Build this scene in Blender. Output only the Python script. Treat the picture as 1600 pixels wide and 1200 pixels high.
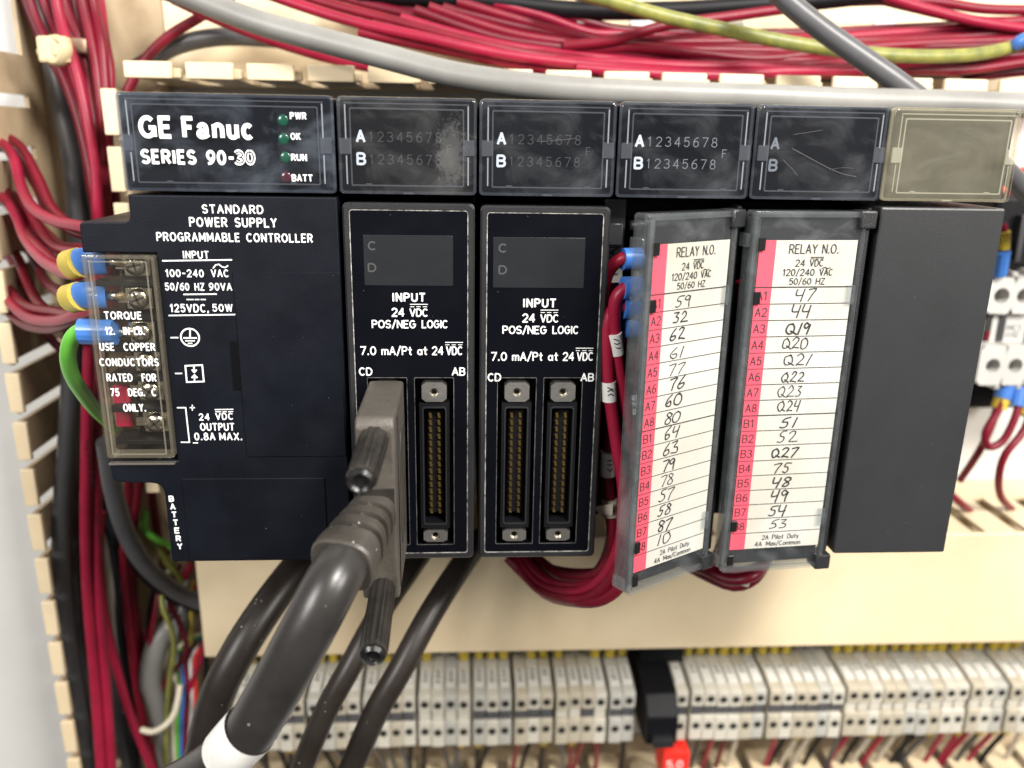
import bpy, bmesh, math, random
from mathutils import Vector, Matrix
random.seed(7)
S = 0.001                                   # everything below is written in millimetres
scene = bpy.context.scene
for o in list(bpy.data.objects): bpy.data.objects.remove(o)
COL = scene.collection

# ------------------------------------------------------------------ camera
CF = 1300.0
CC = Vector((30.884, -213.012, -9.602))
_p, _y, _r = 0.2853, 0.0610, 0.0174
CW = Vector((math.sin(_y)*math.cos(_p), math.cos(_y)*math.cos(_p), -math.sin(_p)))
_R0 = Vector((math.cos(_y), -math.sin(_y), 0)); _U0 = _R0.cross(CW)
CR = math.cos(_r)*_R0 + math.sin(_r)*_U0
CU = -math.sin(_r)*_R0 + math.cos(_r)*_U0
cd = bpy.data.cameras.new('camera'); camo = bpy.data.objects.new('camera', cd); COL.objects.link(camo)
M = Matrix((CR, CU, -CW)).transposed().to_4x4(); M.translation = CC*S
camo.matrix_world = M
cd.sensor_width = 36; cd.lens = 36*CF/1600; cd.clip_start = 0.005; cd.clip_end = 20
cd.dof.use_dof = True; cd.dof.focus_distance = 0.215; cd.dof.aperture_fstop = 9.5
scene.camera = camo
def at(u, v, Y=0.0):                        # place of a picture point on the depth plane Y (mm)
    d = CW + CR*((u-800)/CF) - CU*((v-600)/CF)
    return CC + d*((Y-CC.y)/d.y)

# ------------------------------------------------------------------ light
w = bpy.data.worlds.new('World'); scene.world = w; w.use_nodes = True
nt = w.node_tree; bg = nt.nodes['Background']; bg.inputs[1].default_value = 0.40       # the room: pale ceiling, dimmer floor
_tc = nt.nodes.new('ShaderNodeTexCoord'); _sx = nt.nodes.new('ShaderNodeSeparateXYZ'); _rp = nt.nodes.new('ShaderNodeValToRGB')
nt.links.new(_tc.outputs['Generated'], _sx.inputs[0])
_mr = nt.nodes.new('ShaderNodeMapRange'); _mr.inputs['From Min'].default_value = -1; nt.links.new(_sx.outputs['Z'], _mr.inputs['Value']); nt.links.new(_mr.outputs[0], _rp.inputs['Fac'])
_rp.color_ramp.elements[0].color = (.30, .28, .26, 1); _rp.color_ramp.elements[0].position = .25
_rp.color_ramp.elements[1].color = (1.0, .98, .95, 1); _rp.color_ramp.elements[1].position = .85
_nz = nt.nodes.new('ShaderNodeTexNoise'); _nz.inputs['Scale'].default_value = 3.2; _nz.inputs['Detail'].default_value = 3; nt.links.new(_tc.outputs['Generated'], _nz.inputs['Vector'])
_nr = nt.nodes.new('ShaderNodeMapRange'); _nr.inputs['From Min'].default_value = .35; _nr.inputs['From Max'].default_value = .65; _nr.inputs['To Min'].default_value = .35; _nr.inputs['To Max'].default_value = 1.5
nt.links.new(_nz.outputs['Fac'], _nr.inputs['Value'])
_mm = nt.nodes.new('ShaderNodeVectorMath'); _mm.operation = 'SCALE'; nt.links.new(_rp.outputs['Color'], _mm.inputs[0]); nt.links.new(_nr.outputs[0], _mm.inputs['Scale'])
nt.links.new(_mm.outputs[0], bg.inputs['Color'])          # a cluttered room, seen only as soft reflections
def lamp(name, loc, aim, size, power, col, sy=None):
    l = bpy.data.lights.new(name, 'AREA'); l.size = size*S; l.energy = power; l.color = col
    if sy: l.shape = 'RECTANGLE'; l.size_y = sy*S
    o = bpy.data.objects.new(name, l); COL.objects.link(o)
    o.location = Vector(loc)*S
    o.rotation_euler = (Vector(aim)-Vector(loc)).to_track_quat('-Z', 'Y').to_euler()
    return o
lamp('ceiling_lamp', (300, -430, 420), (80, 40, -90), 170, 9.2, (1.0, 0.96, 0.90))
lamp('side_lamp', (640, -480, 230), (80, 40, -90), 170, 5.4, (1.0, 0.95, 0.89))
lamp('left_fill_lamp', (-430, -560, 240), (-20, 60, -110), 260, 6.0, (1.0, 0.97, 0.93))  # added fill from the left front, lifts the left panel and the shadows
vs = scene.view_settings; vs.view_transform = 'Standard'; vs.look = 'None'; vs.gamma = 1; vs.exposure = -0.03
vs.use_curve_mapping = False
scene.render.engine = 'CYCLES'
scene.cycles.transparent_max_bounces = 24; scene.cycles.max_bounces = 8

# ------------------------------------------------------------------ materials
def mat(name, col, rough=0.5, metal=0.0, bump=0.0, bscale=800.0, var=0.0, vscale=60.0, spec=0.5, coat=0.0, col2=None, rvar=0.0, speck=0.0, sscale=330.0, scol=(.45, .42, .38)):
    m = bpy.data.materials.new(name); m.use_nodes = True
    nt = m.node_tree; b = nt.nodes['Principled BSDF']
    b.inputs['Base Color'].default_value = (*col, 1); b.inputs['Roughness'].default_value = rough
    b.inputs['Metallic'].default_value = metal; b.inputs['Specular IOR Level'].default_value = spec
    b.inputs['Coat Weight'].default_value = coat
    if bump or var or rvar or speck:
        tc = nt.nodes.new('ShaderNodeTexCoord')
    if bump:
        n = nt.nodes.new('ShaderNodeTexNoise'); n.inputs['Scale'].default_value = bscale; n.inputs['Detail'].default_value = 4
        nt.links.new(tc.outputs['Object'], n.inputs['Vector'])
        bp = nt.nodes.new('ShaderNodeBump'); bp.inputs['Strength'].default_value = bump; bp.inputs['Distance'].default_value = 0.0004
        nt.links.new(n.outputs['Fac'], bp.inputs['Height']); nt.links.new(bp.outputs['Normal'], b.inputs['Normal'])
    if var:
        n = nt.nodes.new('ShaderNodeTexNoise'); n.inputs['Scale'].default_value = vscale; n.inputs['Detail'].default_value = 6; n.inputs['Roughness'].default_value = .65
        nt.links.new(tc.outputs['Object'], n.inputs['Vector'])
        r = nt.nodes.new('ShaderNodeValToRGB'); r.color_ramp.elements[0].position = .32; r.color_ramp.elements[1].position = .68
        c2 = col2 or tuple(c*(1-var) for c in col)
        r.color_ramp.elements[0].color = (*c2, 1); r.color_ramp.elements[1].color = (*col, 1)
        nt.links.new(n.outputs['Fac'], r.inputs['Fac']); nt.links.new(r.outputs['Color'], b.inputs['Base Color'])
    if rvar:
        n = nt.nodes.new('ShaderNodeTexNoise'); n.inputs['Scale'].default_value = 90; n.inputs['Detail'].default_value = 5
        nt.links.new(tc.outputs['Object'], n.inputs['Vector'])
        mr = nt.nodes.new('ShaderNodeMapRange'); mr.inputs['From Min'].default_value = .3; mr.inputs['From Max'].default_value = .7
        mr.inputs['To Min'].default_value = max(.02, rough-rvar); mr.inputs['To Max'].default_value = rough+rvar
        nt.links.new(n.outputs['Fac'], mr.inputs['Value']); nt.links.new(mr.outputs['Result'], b.inputs['Roughness'])
    if speck:                                                      # grains of dust stuck to the surface
        vo = nt.nodes.new('ShaderNodeTexVoronoi'); vo.inputs['Scale'].default_value = sscale; nt.links.new(tc.outputs['Object'], vo.inputs['Vector'])
        nz = nt.nodes.new('ShaderNodeTexNoise'); nz.inputs['Scale'].default_value = 55; nt.links.new(tc.outputs['Object'], nz.inputs['Vector'])
        r2 = nt.nodes.new('ShaderNodeMapRange'); r2.inputs['From Min'].default_value = .45; r2.inputs['From Max'].default_value = .7; r2.inputs['To Min'].default_value = .02; r2.inputs['To Max'].default_value = speck
        nt.links.new(nz.outputs['Fac'], r2.inputs['Value'])
        lt = nt.nodes.new('ShaderNodeMath'); lt.operation = 'LESS_THAN'; nt.links.new(vo.outputs['Distance'], lt.inputs[0]); nt.links.new(r2.outputs[0], lt.inputs[1])
        mc = nt.nodes.new('ShaderNodeMixRGB'); mc.inputs[2].default_value = (*scol, 1); nt.links.new(lt.outputs[0], mc.inputs[0])
        lk = b.inputs['Base Color'].links
        if lk: nt.links.new(lk[0].from_socket, mc.inputs[1])
        else: mc.inputs[1].default_value = (*col, 1)
        nt.links.new(mc.outputs[0], b.inputs['Base Color'])
    return m
def clear(name, tint, haze, hcol, rough=0.1, dust=0.0, dscale=120.0, patch=None):
    """see-through plastic: tinted transparency, a clear-coat reflection and a film of dust with its own shape"""
    m = bpy.data.materials.new(name); m.use_nodes = True; nt = m.node_tree
    for n in list(nt.nodes): nt.nodes.remove(n)
    out = nt.nodes.new('ShaderNodeOutputMaterial')
    tr = nt.nodes.new('ShaderNodeBsdfTransparent'); tr.inputs[0].default_value = (*tint, 1)
    pb = nt.nodes.new('ShaderNodeBsdfPrincipled'); pb.inputs['Base Color'].default_value = (*hcol, 1); pb.inputs['Roughness'].default_value = .6
    gl = nt.nodes.new('ShaderNodeBsdfGlossy'); gl.inputs['Roughness'].default_value = rough
    fr = nt.nodes.new('ShaderNodeFresnel'); ge = nt.nodes.new('ShaderNodeNewGeometry'); im = nt.nodes.new('ShaderNodeMapRange'); im.inputs['To Min'].default_value = 1.5; im.inputs['To Max'].default_value = 1/1.5
    nt.links.new(ge.outputs['Backfacing'], im.inputs['Value']); nt.links.new(im.outputs[0], fr.inputs['IOR'])     # a thin sheet: no total reflection on the way out
    mx = nt.nodes.new('ShaderNodeMixShader'); mx2 = nt.nodes.new('ShaderNodeMixShader')
    nt.links.new(tr.outputs[0], mx.inputs[1]); nt.links.new(pb.outputs[0], mx.inputs[2])
    tc = nt.nodes.new('ShaderNodeTexCoord')
    fac = None
    if dust:
        mp = nt.nodes.new('ShaderNodeMapping'); mp.inputs['Rotation'].default_value = (0, .6, 0); mp.inputs['Scale'].default_value = (1, 1, 1.5)
        nt.links.new(tc.outputs['Object'], mp.inputs['Vector'])
        n = nt.nodes.new('ShaderNodeTexNoise'); n.inputs['Scale'].default_value = dscale; n.inputs['Detail'].default_value = 7; n.inputs['Roughness'].default_value = .6
        n.inputs['Distortion'].default_value = .8
        nt.links.new(mp.outputs[0], n.inputs['Vector'])
        mr = nt.nodes.new('ShaderNodeMapRange'); mr.inputs['From Min'].default_value = .47; mr.inputs['From Max'].default_value = .72
        mr.inputs['To Min'].default_value = haze; mr.inputs['To Max'].default_value = haze+dust
        nt.links.new(n.outputs['Fac'], mr.inputs['Value']); fac = mr.outputs['Result']
    if patch:                                                     # worn patch: centre (m, object space), radii, strength
        (cx, cz, rx, rz, st, sc) = patch
        mp = nt.nodes.new('ShaderNodeMapping'); mp.vector_type = 'POINT'
        mp.inputs['Scale'].default_value = (1/rx, 0, 1/rz); mp.inputs['Location'].default_value = (-cx/rx, 0, -cz/rz)
        nt.links.new(tc.outputs['Object'], mp.inputs['Vector'])
        ln = nt.nodes.new('ShaderNodeVectorMath'); ln.operation = 'LENGTH'; nt.links.new(mp.outputs[0], ln.inputs[0])
        n2 = nt.nodes.new('ShaderNodeTexNoise'); n2.inputs['Scale'].default_value = sc; n2.inputs['Detail'].default_value = 5; n2.inputs['Roughness'].default_value = .75
        nt.links.new(tc.outputs['Object'], n2.inputs['Vector'])
        a1 = nt.nodes.new('ShaderNodeMath'); a1.operation = 'MULTIPLY_ADD'; a1.inputs[1].default_value = 3.6; a1.inputs[2].default_value = -1.75
        nt.links.new(n2.outputs['Fac'], a1.inputs[0])
        a2 = nt.nodes.new('ShaderNodeMath'); a2.operation = 'ADD'; nt.links.new(ln.outputs['Value'], a2.inputs[0]); nt.links.new(a1.outputs[0], a2.inputs[1])
        m2 = nt.nodes.new('ShaderNodeMapRange'); m2.inputs['From Min'].default_value = 1.05; m2.inputs['From Max'].default_value = .8
        m2.inputs['To Min'].default_value = 0; m2.inputs['To Max'].default_value = st
        nt.links.new(a2.outputs[0], m2.inputs['Value'])
        ad = nt.nodes.new('ShaderNodeMath'); ad.operation = 'ADD'; nt.links.new(m2.outputs['Result'], ad.inputs[0])
        if fac: nt.links.new(fac, ad.inputs[1])
        else: ad.inputs[1].default_value = haze
        fac = ad.outputs[0]
    if fac: nt.links.new(fac, mx.inputs[0])
    else: mx.inputs[0].default_value = haze
    fm = nt.nodes.new('ShaderNodeMath'); fm.operation = 'MULTIPLY'; fm.inputs[1].default_value = 1.0
    nt.links.new(fr.outputs[0], fm.inputs[0]); nt.links.new(fm.outputs[0], mx2.inputs[0])
    nt.links.new(mx.outputs[0], mx2.inputs[1]); nt.links.new(gl.outputs[0], mx2.inputs[2]); nt.links.new(mx2.outputs[0], out.inputs[0])
    return m
K = {}
K['black'] = mat('black_abs', (0.0042, 0.0054, 0.0098), .46, bump=.14, bscale=2600, var=.25, vscale=90, rvar=.06, spec=.2, speck=.045, sscale=260, scol=(.10, .10, .11))
K['dark'] = mat('dark_plastic', (0.0045, 0.0045, 0.006), .5, bump=.15, bscale=2000, spec=.22)
K['gloss'] = mat('gloss_black_plate', (0.0024, 0.0028, 0.005), .30, bump=.04, bscale=900, rvar=.06, spec=.16, speck=.045, sscale=260, scol=(.10, .10, .11))
K['bezel'] = mat('worn_bezel', (0.022, 0.022, 0.024), .34, bump=.25, bscale=2500, var=.3, vscale=70)
K['blank'] = mat('charcoal_blank', (0.026, 0.027, 0.029), .36, bump=.12, bscale=2800, var=.15, vscale=60, speck=.045, sscale=260, scol=(.10, .10, .11))
K['display'] = mat('display_window', (0.013, 0.015, 0.018), .32, bump=.05, var=.2, vscale=120)
K['white'] = mat('white_print', (0.80, 0.81, 0.82), .6, var=.12, vscale=900)
K['dimwhite'] = mat('dim_print', (0.20, 0.21, 0.215), .6)
K['dimmer'] = mat('faint_print', (0.048, 0.049, 0.05), .6)
K['worn'] = mat('worn_edge', (0.55, 0.54, 0.50), .5, var=1, vscale=420, col2=(.01, .01, .012))
K['scratch'] = mat('scratch_grey', (.055, .055, .055), .5)
K['worn2'] = mat('rubbed_edge', (0.16, 0.158, 0.15), .45, var=1, vscale=300, col2=(.012, .012, .014))
K['pit'] = mat('pit_black', (.0015, .0015, .002), .7, spec=.1)
K['lens'] = clear('smoked_lens', (.87, .89, .92), .008, (.30, .31, .33), .05, dust=.09, dscale=60)
K['lens_worn'] = clear('smoked_lens_scuffed', (.87, .89, .92), .008, (.36, .35, .33), .05, dust=.09, dscale=60, patch=(0.0108, 0.1110, .0036, .0074, .07, 800))
K['lens_ps'] = clear('smoked_lens_wide', (.86, .88, .92), .010, (.26, .30, .36), .05, dust=.12, dscale=60)
K['lens_clear'] = clear('greenish_clear_lens', (.92, .91, .87), .02, (.33, .32, .27), .06, dust=.07, dscale=80)
K['edge'] = clear('lens_edge_plastic', (.84, .86, .90), .05, (.50, .52, .56), .04)
K['rail'] = clear('painted_glint_rail', (.85, .88, .92), .20, (.62, .65, .70), .04)  # pale haze paints bright reflected streaks onto the lens rails
K['edge_clear'] = clear('clear_edge_plastic', (.92, .91, .87), .16, (.66, .64, .52), .05)
K['cover'] = clear('clear_cover', (.97, .96, .93), .006, (.45, .40, .33), .05, dust=.018, dscale=90)
K['cover_edge'] = clear('clear_cover_edge', (.93, .92, .88), .13, (.52, .48, .40), .06)
K['door'] = clear('clear_door', (.88, .89, .90), .05, (.30, .32, .33), .12, dust=.10, dscale=110)
K['door_edge'] = clear('clear_door_edge', (.90, .92, .93), .05, (.45, .47, .47), .06, dust=.05, dscale=120)
K['paper'] = mat('label_paper', (0.47, 0.467, 0.44), .8, var=.2, vscale=26, bump=.05, bscale=500, col2=(.385, .365, .30))
K['pink'] = mat('pink_strip', (0.60, 0.065, 0.105), .7, var=.08, vscale=80)
K['ink'] = mat('black_ink', (0.02, 0.02, 0.022), .6)
K['tan'] = mat('cream_pvc', (0.76, 0.635, 0.43), .42, bump=.08, bscale=500, var=.1, vscale=14, col2=(.65, .52, .335), speck=.02, scol=(.3, .22, .14))
K['tan_dusty_shaded'] = mat('dusty_shaded_pvc', (0.58, 0.45, 0.29), .55, bump=.1, bscale=400, var=.45, vscale=28, col2=(.34, .255, .155))  # dusty mottle on a darker tan that also paints in inner-wall shade
K['panel'] = mat('painted_panel', (0.70, 0.70, 0.68), .45, bump=.05, bscale=300, var=.08, vscale=14)
K['steel'] = mat('plated_steel', (0.74, 0.72, 0.68), .36, 1.0, bump=.15, bscale=700, var=.2, vscale=300)
K['screw'] = mat('nickel_screw', (0.78, 0.72, 0.60), .22, 1.0, bump=.25, bscale=900)
K['gold'] = mat('gold_contact', (0.95, 0.66, 0.22), .22, 1.0)
K['blue'] = mat('blue_nylon', (0.05, 0.17, 0.52), .38, coat=.2)
K['yellow'] = mat('yellow_sleeve', (0.60, 0.45, 0.045), .45, var=.2, vscale=200)
K['red'] = mat('red_pvc', (0.20, 0.0065, 0.022), .38, bump=.05, bscale=300, var=.3, vscale=60, spec=.32)
K['red2'] = mat('bright_red_pvc', (0.31, 0.011, 0.040), .38, bump=.05, bscale=300, var=.25, vscale=60, spec=.32)
K['red3'] = mat('deep_red_pvc', (0.14, 0.005, 0.017), .40, bump=.05, bscale=300, var=.3, vscale=60, spec=.32)
K['green'] = mat('green_pvc', (0.13, 0.46, 0.05), .36)
K['olive'] = mat('green_yellow_pvc', (0.27, 0.26, 0.055), .42, bump=.1, bscale=300, var=.45, vscale=170, col2=(.12, .14, .04))
K['grey'] = mat('grey_pvc', (0.25, 0.245, 0.23), .42, bump=.05, bscale=200, var=.25, vscale=40)
K['midgrey'] = mat('slate_pvc', (0.085, 0.085, 0.09), .40, bump=.05, bscale=200, var=.25, vscale=50)
K['darkgrey'] = mat('dark_grey_pvc', (0.05, 0.05, 0.052), .40, bump=.05, bscale=200, var=.25, vscale=50)
K['cable'] = mat('black_cable', (0.022, 0.018, 0.0155), .40, bump=.08, bscale=260, var=.35, vscale=70, col2=(.013, .009, .007), spec=.4, speck=.10)
K['thick'] = mat('charcoal_cable', (0.030, 0.028, 0.027), .34, bump=.12, bscale=240, var=.4, vscale=60, col2=(.017, .015, .014), speck=.10)
K['hood'] = mat('grey_hood', (0.090, 0.080, 0.068), .48, bump=.3, bscale=1200, var=.45, vscale=70, col2=(.052, .045, .037), speck=.10)
K['boot'] = mat('grey_boot', (0.064, 0.058, 0.051), .45, bump=.2, bscale=900, var=.4, vscale=90, col2=(.036, .030, .024), speck=.10)
K['knob'] = mat('dark_knob', (0.026, 0.022, 0.018), .38, bump=.1, var=.5, vscale=200, col2=(.009, .008, .007), speck=.10)
K['rubber'] = mat('satin_black', (0.008, 0.008, 0.008), .28)
K['cream_wire'] = mat('cream_wire', (0.70, 0.64, 0.50), .4)
K['terminal'] = mat('ivory_terminal', (0.57, 0.54, 0.46), .5, bump=.1, bscale=500, var=.12, vscale=50)
K['tag'] = mat('terminal_tag', (0.66, 0.65, 0.60), .6, var=.1, vscale=120)
K['hole'] = mat('hole_dark', (0.02, 0.018, 0.015), .6)
K['contactor'] = mat('white_contactor', (0.56, 0.55, 0.52), .45, bump=.05, var=.1, vscale=60)
K['fusered'] = mat('red_fuse', (0.75, 0.03, 0.02), .35)
K['lampgreen'] = mat('green_lamp', (0.008, 0.085, 0.045), .18, coat=.6)
K['lampred'] = mat('red_lamp', (0.07, 0.012, 0.018), .18, coat=.6)
K['sleeve'] = mat('white_sleeve', (0.78, 0.77, 0.74), .5, var=.15, vscale=200)
K['dirtysleeve'] = mat('dirty_sleeve', (0.62, 0.56, 0.46), .6, var=.5, vscale=200)

# ------------------------------------------------------------------ mesh helpers
def rrect(x0, x1, z0, z1, r, n=4):
    x0, x1 = min(x0, x1), max(x0, x1); z0, z1 = min(z0, z1), max(z0, z1)
    pts = []
    for cx, cz, a in ((x1-r, z1-r, 0), (x0+r, z1-r, 90), (x0+r, z0+r, 180), (x1-r, z0+r, 270)):
        for i in range(n+1):
            t = math.radians(a+90*i/n); pts.append((cx+r*math.cos(t), cz+r*math.sin(t)))
    return pts
class MB:
    def __init__(s): s.v = []; s.f = []
    def add(s, vs, fs):
        k = len(s.v); s.v += [Vector(p) for p in vs]; s.f += [tuple(i+k for i in f) for f in fs]; return s
    def bm(s, bm):
        bm.verts.ensure_lookup_table(); bm.verts.index_update()
        s.add([v.co.copy() for v in bm.verts], [[v.index for v in f.verts] for f in bm.faces]); bm.free(); return s
    def box(s, x0, x1, y0, y1, z0, z1, b=0.0, seg=1):
        bm = bmesh.new(); bmesh.ops.create_cube(bm, size=1)
        for v in bm.verts:
            v.co = Vector(((x0+x1)/2+v.co.x*abs(x1-x0), (y0+y1)/2+v.co.y*abs(y1-y0), (z0+z1)/2+v.co.z*abs(z1-z0)))
        if b: bmesh.ops.bevel(bm, geom=bm.edges[:], offset=b, segments=seg, affect='EDGES', profile=.5)
        return s.bm(bm)
    def prism(s, poly, y0, y1, b=0.0, seg=2, back=False, tri=False):         # outline in x,z pushed from y0 (front) to y1
        bm = bmesh.new()
        A = [bm.verts.new((x, y0, z)) for x, z in poly]; B = [bm.verts.new((x, y1, z)) for x, z in poly]
        n = len(poly); fr = bm.faces.new(A); bm.faces.new(B[::-1])
        for i in range(n): bm.faces.new((A[i], B[i], B[(i+1) % n], A[(i+1) % n]))
        bmesh.ops.recalc_face_normals(bm, faces=bm.faces[:])
        if b:
            es = [e for e in bm.edges if all(abs(v.co.y-y0) < 1e-6 for v in e.verts)]
            if back: es += [e for e in bm.edges if all(abs(v.co.y-y1) < 1e-6 for v in e.verts)]
            bmesh.ops.bevel(bm, geom=es, offset=b, segments=seg, affect='EDGES', profile=.5)
        if tri: bmesh.ops.triangulate(bm, faces=[f for f in bm.faces if len(f.verts) > 4], ngon_method='EAR_CLIP')
        return s.bm(bm)
    def ring(s, O, I, y0, y1):                                     # frame between two outlines of equal length
        n = len(O); vs = [(x, y0, z) for x, z in O]+[(x, y0, z) for x, z in I]+[(x, y1, z) for x, z in O]+[(x, y1, z) for x, z in I]
        fs = []
        for i in range(n):
            j = (i+1) % n
            fs += [(i, j, n+j, n+i), (2*n+i, 3*n+i, 3*n+j, 2*n+j), (i, 2*n+i, 2*n+j, j), (n+i, n+j, 3*n+j, 3*n+i)]
        return s.add(vs, fs)
    def plate(s, x0, x1, z0, z1, holes, y0, y1, yh=None):          # plate with rectangular wells (closed at yh)
        xs = sorted({x0, x1, *[h[0] for h in holes], *[h[1] for h in holes]}); zs = sorted({z0, z1, *[h[2] for h in holes], *[h[3] for h in holes]})
        inside = lambda a, b: any(h[0] < a < h[1] and h[2] < b < h[3] for h in holes)
        for i in range(len(xs)-1):
            for j in range(len(zs)-1):
                if not inside((xs[i]+xs[i+1])/2, (zs[j]+zs[j+1])/2):
                    s.add([(xs[i], y0, zs[j]), (xs[i+1], y0, zs[j]), (xs[i+1], y0, zs[j+1]), (xs[i], y0, zs[j+1])], [(0, 1, 2, 3)])
        for (a, b, c, d) in holes:
            e = yh if yh is not None else y1
            P = [(a, c), (b, c), (b, d), (a, d)]
            for i in range(4):
                p, q = P[i], P[(i+1) % 4]
                s.add([(p[0], y0, p[1]), (q[0], y0, q[1]), (q[0], e, q[1]), (p[0], e, p[1])], [(0, 3, 2, 1)])
            s.add([(a, e, c), (b, e, c), (b, e, d), (a, e, d)], [(0, 1, 2, 3)])
        P = [(x0, z0), (x1, z0), (x1, z1), (x0, z1)]
        for i in range(4):
            p, q = P[i], P[(i+1) % 4]
            s.add([(p[0], y0, p[1]), (q[0], y0, q[1]), (q[0], y1, q[1]), (p[0], y1, p[1])], [(0, 1, 2, 3)])
        return s
    def tube(s, pts, r, n=12, smooth=True, caps=True, flat=1.0):
        pts = [Vector(p) for p in pts]
        rs = r if isinstance(r, (list, tuple)) else [r]*len(pts)
        if smooth and len(pts) > 2:
            P = []; R = []
            for i in range(len(pts)-1):
                p0 = pts[max(i-1, 0)]; p1 = pts[i]; p2 = pts[i+1]; p3 = pts[min(i+2, len(pts)-1)]
                L = (p2-p1).length; k = max(3, min(14, int(L/2.5)))
                for q in range(k):
                    t = q/k; t2 = t*t; t3 = t2*t
                    P.append(.5*((2*p1)+(p2-p0)*t+(2*p0-5*p1+4*p2-p3)*t2+(3*p1-p0-3*p2+p3)*t3)); R.append(rs[i]*(1-t)+rs[i+1]*t)
            P.append(pts[-1]); R.append(rs[-1]); pts, rs = P, R
        base = len(s.v); m = len(pts); nrm = None
        for i, p in enumerate(pts):
            t = (pts[min(i+1, m-1)]-pts[max(i-1, 0)]).normalized()
            if nrm is None:
                nrm = t.cross(Vector((0, 1, 0.13)));
                if nrm.length < 1e-4: nrm = t.cross(Vector((1, 0, 0)))
                nrm.normalize()
            else:
                nrm = (nrm-t*nrm.dot(t)).normalized()
            bn = t.cross(nrm)
            for k in range(n):
                a = 2*math.pi*k/n
                s.v.append(p+(nrm*math.cos(a)+bn*math.sin(a)*flat)*rs[i])
        for i in range(m-1):
            for k in range(n):
                a = base+i*n+k; b = base+i*n+(k+1) % n
                s.f.append((a, a+n, b+n, b))
        if caps:
            s.f.append(tuple(base+k for k in range(n))); s.f.append(tuple(base+(m-1)*n+k for k in range(n-1, -1, -1)))
        return s
    def lathe(s, c, axis, prof, n=20):                             # profile of (distance along axis, radius)
        c = Vector(c); a = Vector(axis).normalized(); u = a.cross(Vector((0.3, 0.2, 1))).normalized(); v = a.cross(u)
        base = len(s.v)
        for h, r in prof:
            for k in range(n):
                t = 2*math.pi*k/n; s.v.append(c+a*h+(u*math.cos(t)+v*math.sin(t))*r)
        for i in range(len(prof)-1):
            for k in range(n):
                p = base+i*n+k; q = base+i*n+(k+1) % n; s.f.append((p, q, q+n, p+n))
        s.f.append(tuple(base+k for k in range(n-1, -1, -1))); s.f.append(tuple(base+(len(prof)-1)*n+k for k in range(n)))
        return s
    def ribbon(s, pts, w, tf, closed=False):                       # flat stroke; tf maps (a,b) to a point
        pts = [Vector((p[0], p[1])) for p in pts]
        q = [pts[0]]
        for p in pts[1:]:
            if (p-q[-1]).length > 1e-6: q.append(p)
        runs = [[q[0]]]
        for i in range(1, len(q)):
            runs[-1].append(q[i])
            if i < len(q)-1 and (q[i]-q[i-1]).normalized().dot((q[i+1]-q[i]).normalized()) < .45: runs.append([q[i]])
        for r, pts in enumerate(runs):
            m = len(pts)
            if m < 2: continue
            base = len(s.v); lift = Vector((0, -.0025*r, 0))
            for i, p in enumerate(pts):
                a = pts[i]-pts[i-1] if i else pts[1]-pts[0]; b = pts[i+1]-pts[i] if i < m-1 else pts[-1]-pts[-2]
                a = a.normalized(); b = b.normalized(); na = Vector((-a.y, a.x)); nb = Vector((-b.y, b.x))
                nn = (na+nb).normalized(); k = min(1/max(nn.dot(na), .6), 1.5)
                e = Vector((0, 0)); loop = (q[0]-q[-1]).length < 1e-4
                if loop: pass
                elif i == 0: e = -a*(w*.34 if r else min(w*.3, .1))
                elif i == m-1: e = b*(w*.34 if r < len(runs)-1 else min(w*.3, .1))
                s.v.append(Vector(tf(*(p+e+nn*w/2*k)))+lift); s.v.append(Vector(tf(*(p+e-nn*w/2*k)))+lift)
            for i in range(m-1):
                k = base+2*i; s.f.append((k, k+1, k+3, k+2))
        return s

def obj(name, mb, m, parent=None, smooth=True, base=None, label=None, cat=None, group=None, kind=None, angle=35):
    """one mesh object; millimetre coordinates of the place go in, the origin sits at the thing's base"""
    if parent is not None:
        root = parent
        while root.parent: root = root.parent
        base = Vector(root['_b']) if '_b' in root else Vector((0, 0, 0))
    elif base is None:
        n = len(mb.v); base = Vector((sum(v.x for v in mb.v)/n, sum(v.y for v in mb.v)/n, min(v.z for v in mb.v)))
    me = bpy.data.meshes.new(name); me.from_pydata([(v-base)*S for v in mb.v], [], mb.f); me.update()
    if smooth:
        me.polygons.foreach_set('use_smooth', [True]*len(me.polygons)); me.set_sharp_from_angle(angle=math.radians(angle))
        for p in me.polygons:
            if len(p.vertices) > 6 or p.area > 1.2e-5: p.use_smooth = False
    me.materials.append(K[m] if isinstance(m, str) else m)
    o = bpy.data.objects.new(name, me); COL.objects.link(o)
    if parent is not None: o.parent = parent
    else: o.location = base*S; BASES[o] = tuple(base); o['_b'] = tuple(base)
    tag(o, label, cat, group, kind); return o
BASES = {}
def tag(o, label=None, cat=None, group=None, kind=None):
    if label: o['label'] = label
    if cat: o['category'] = cat
    if group: o['group'] = group
    if kind: o['kind'] = kind
def thing(name, base, label, cat, group=None):
    o = bpy.data.objects.new(name, None); COL.objects.link(o); o.empty_display_size = .005
    o.location = Vector(base)*S; o['_b'] = tuple(base); tag(o, label, cat, group); return o

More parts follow.
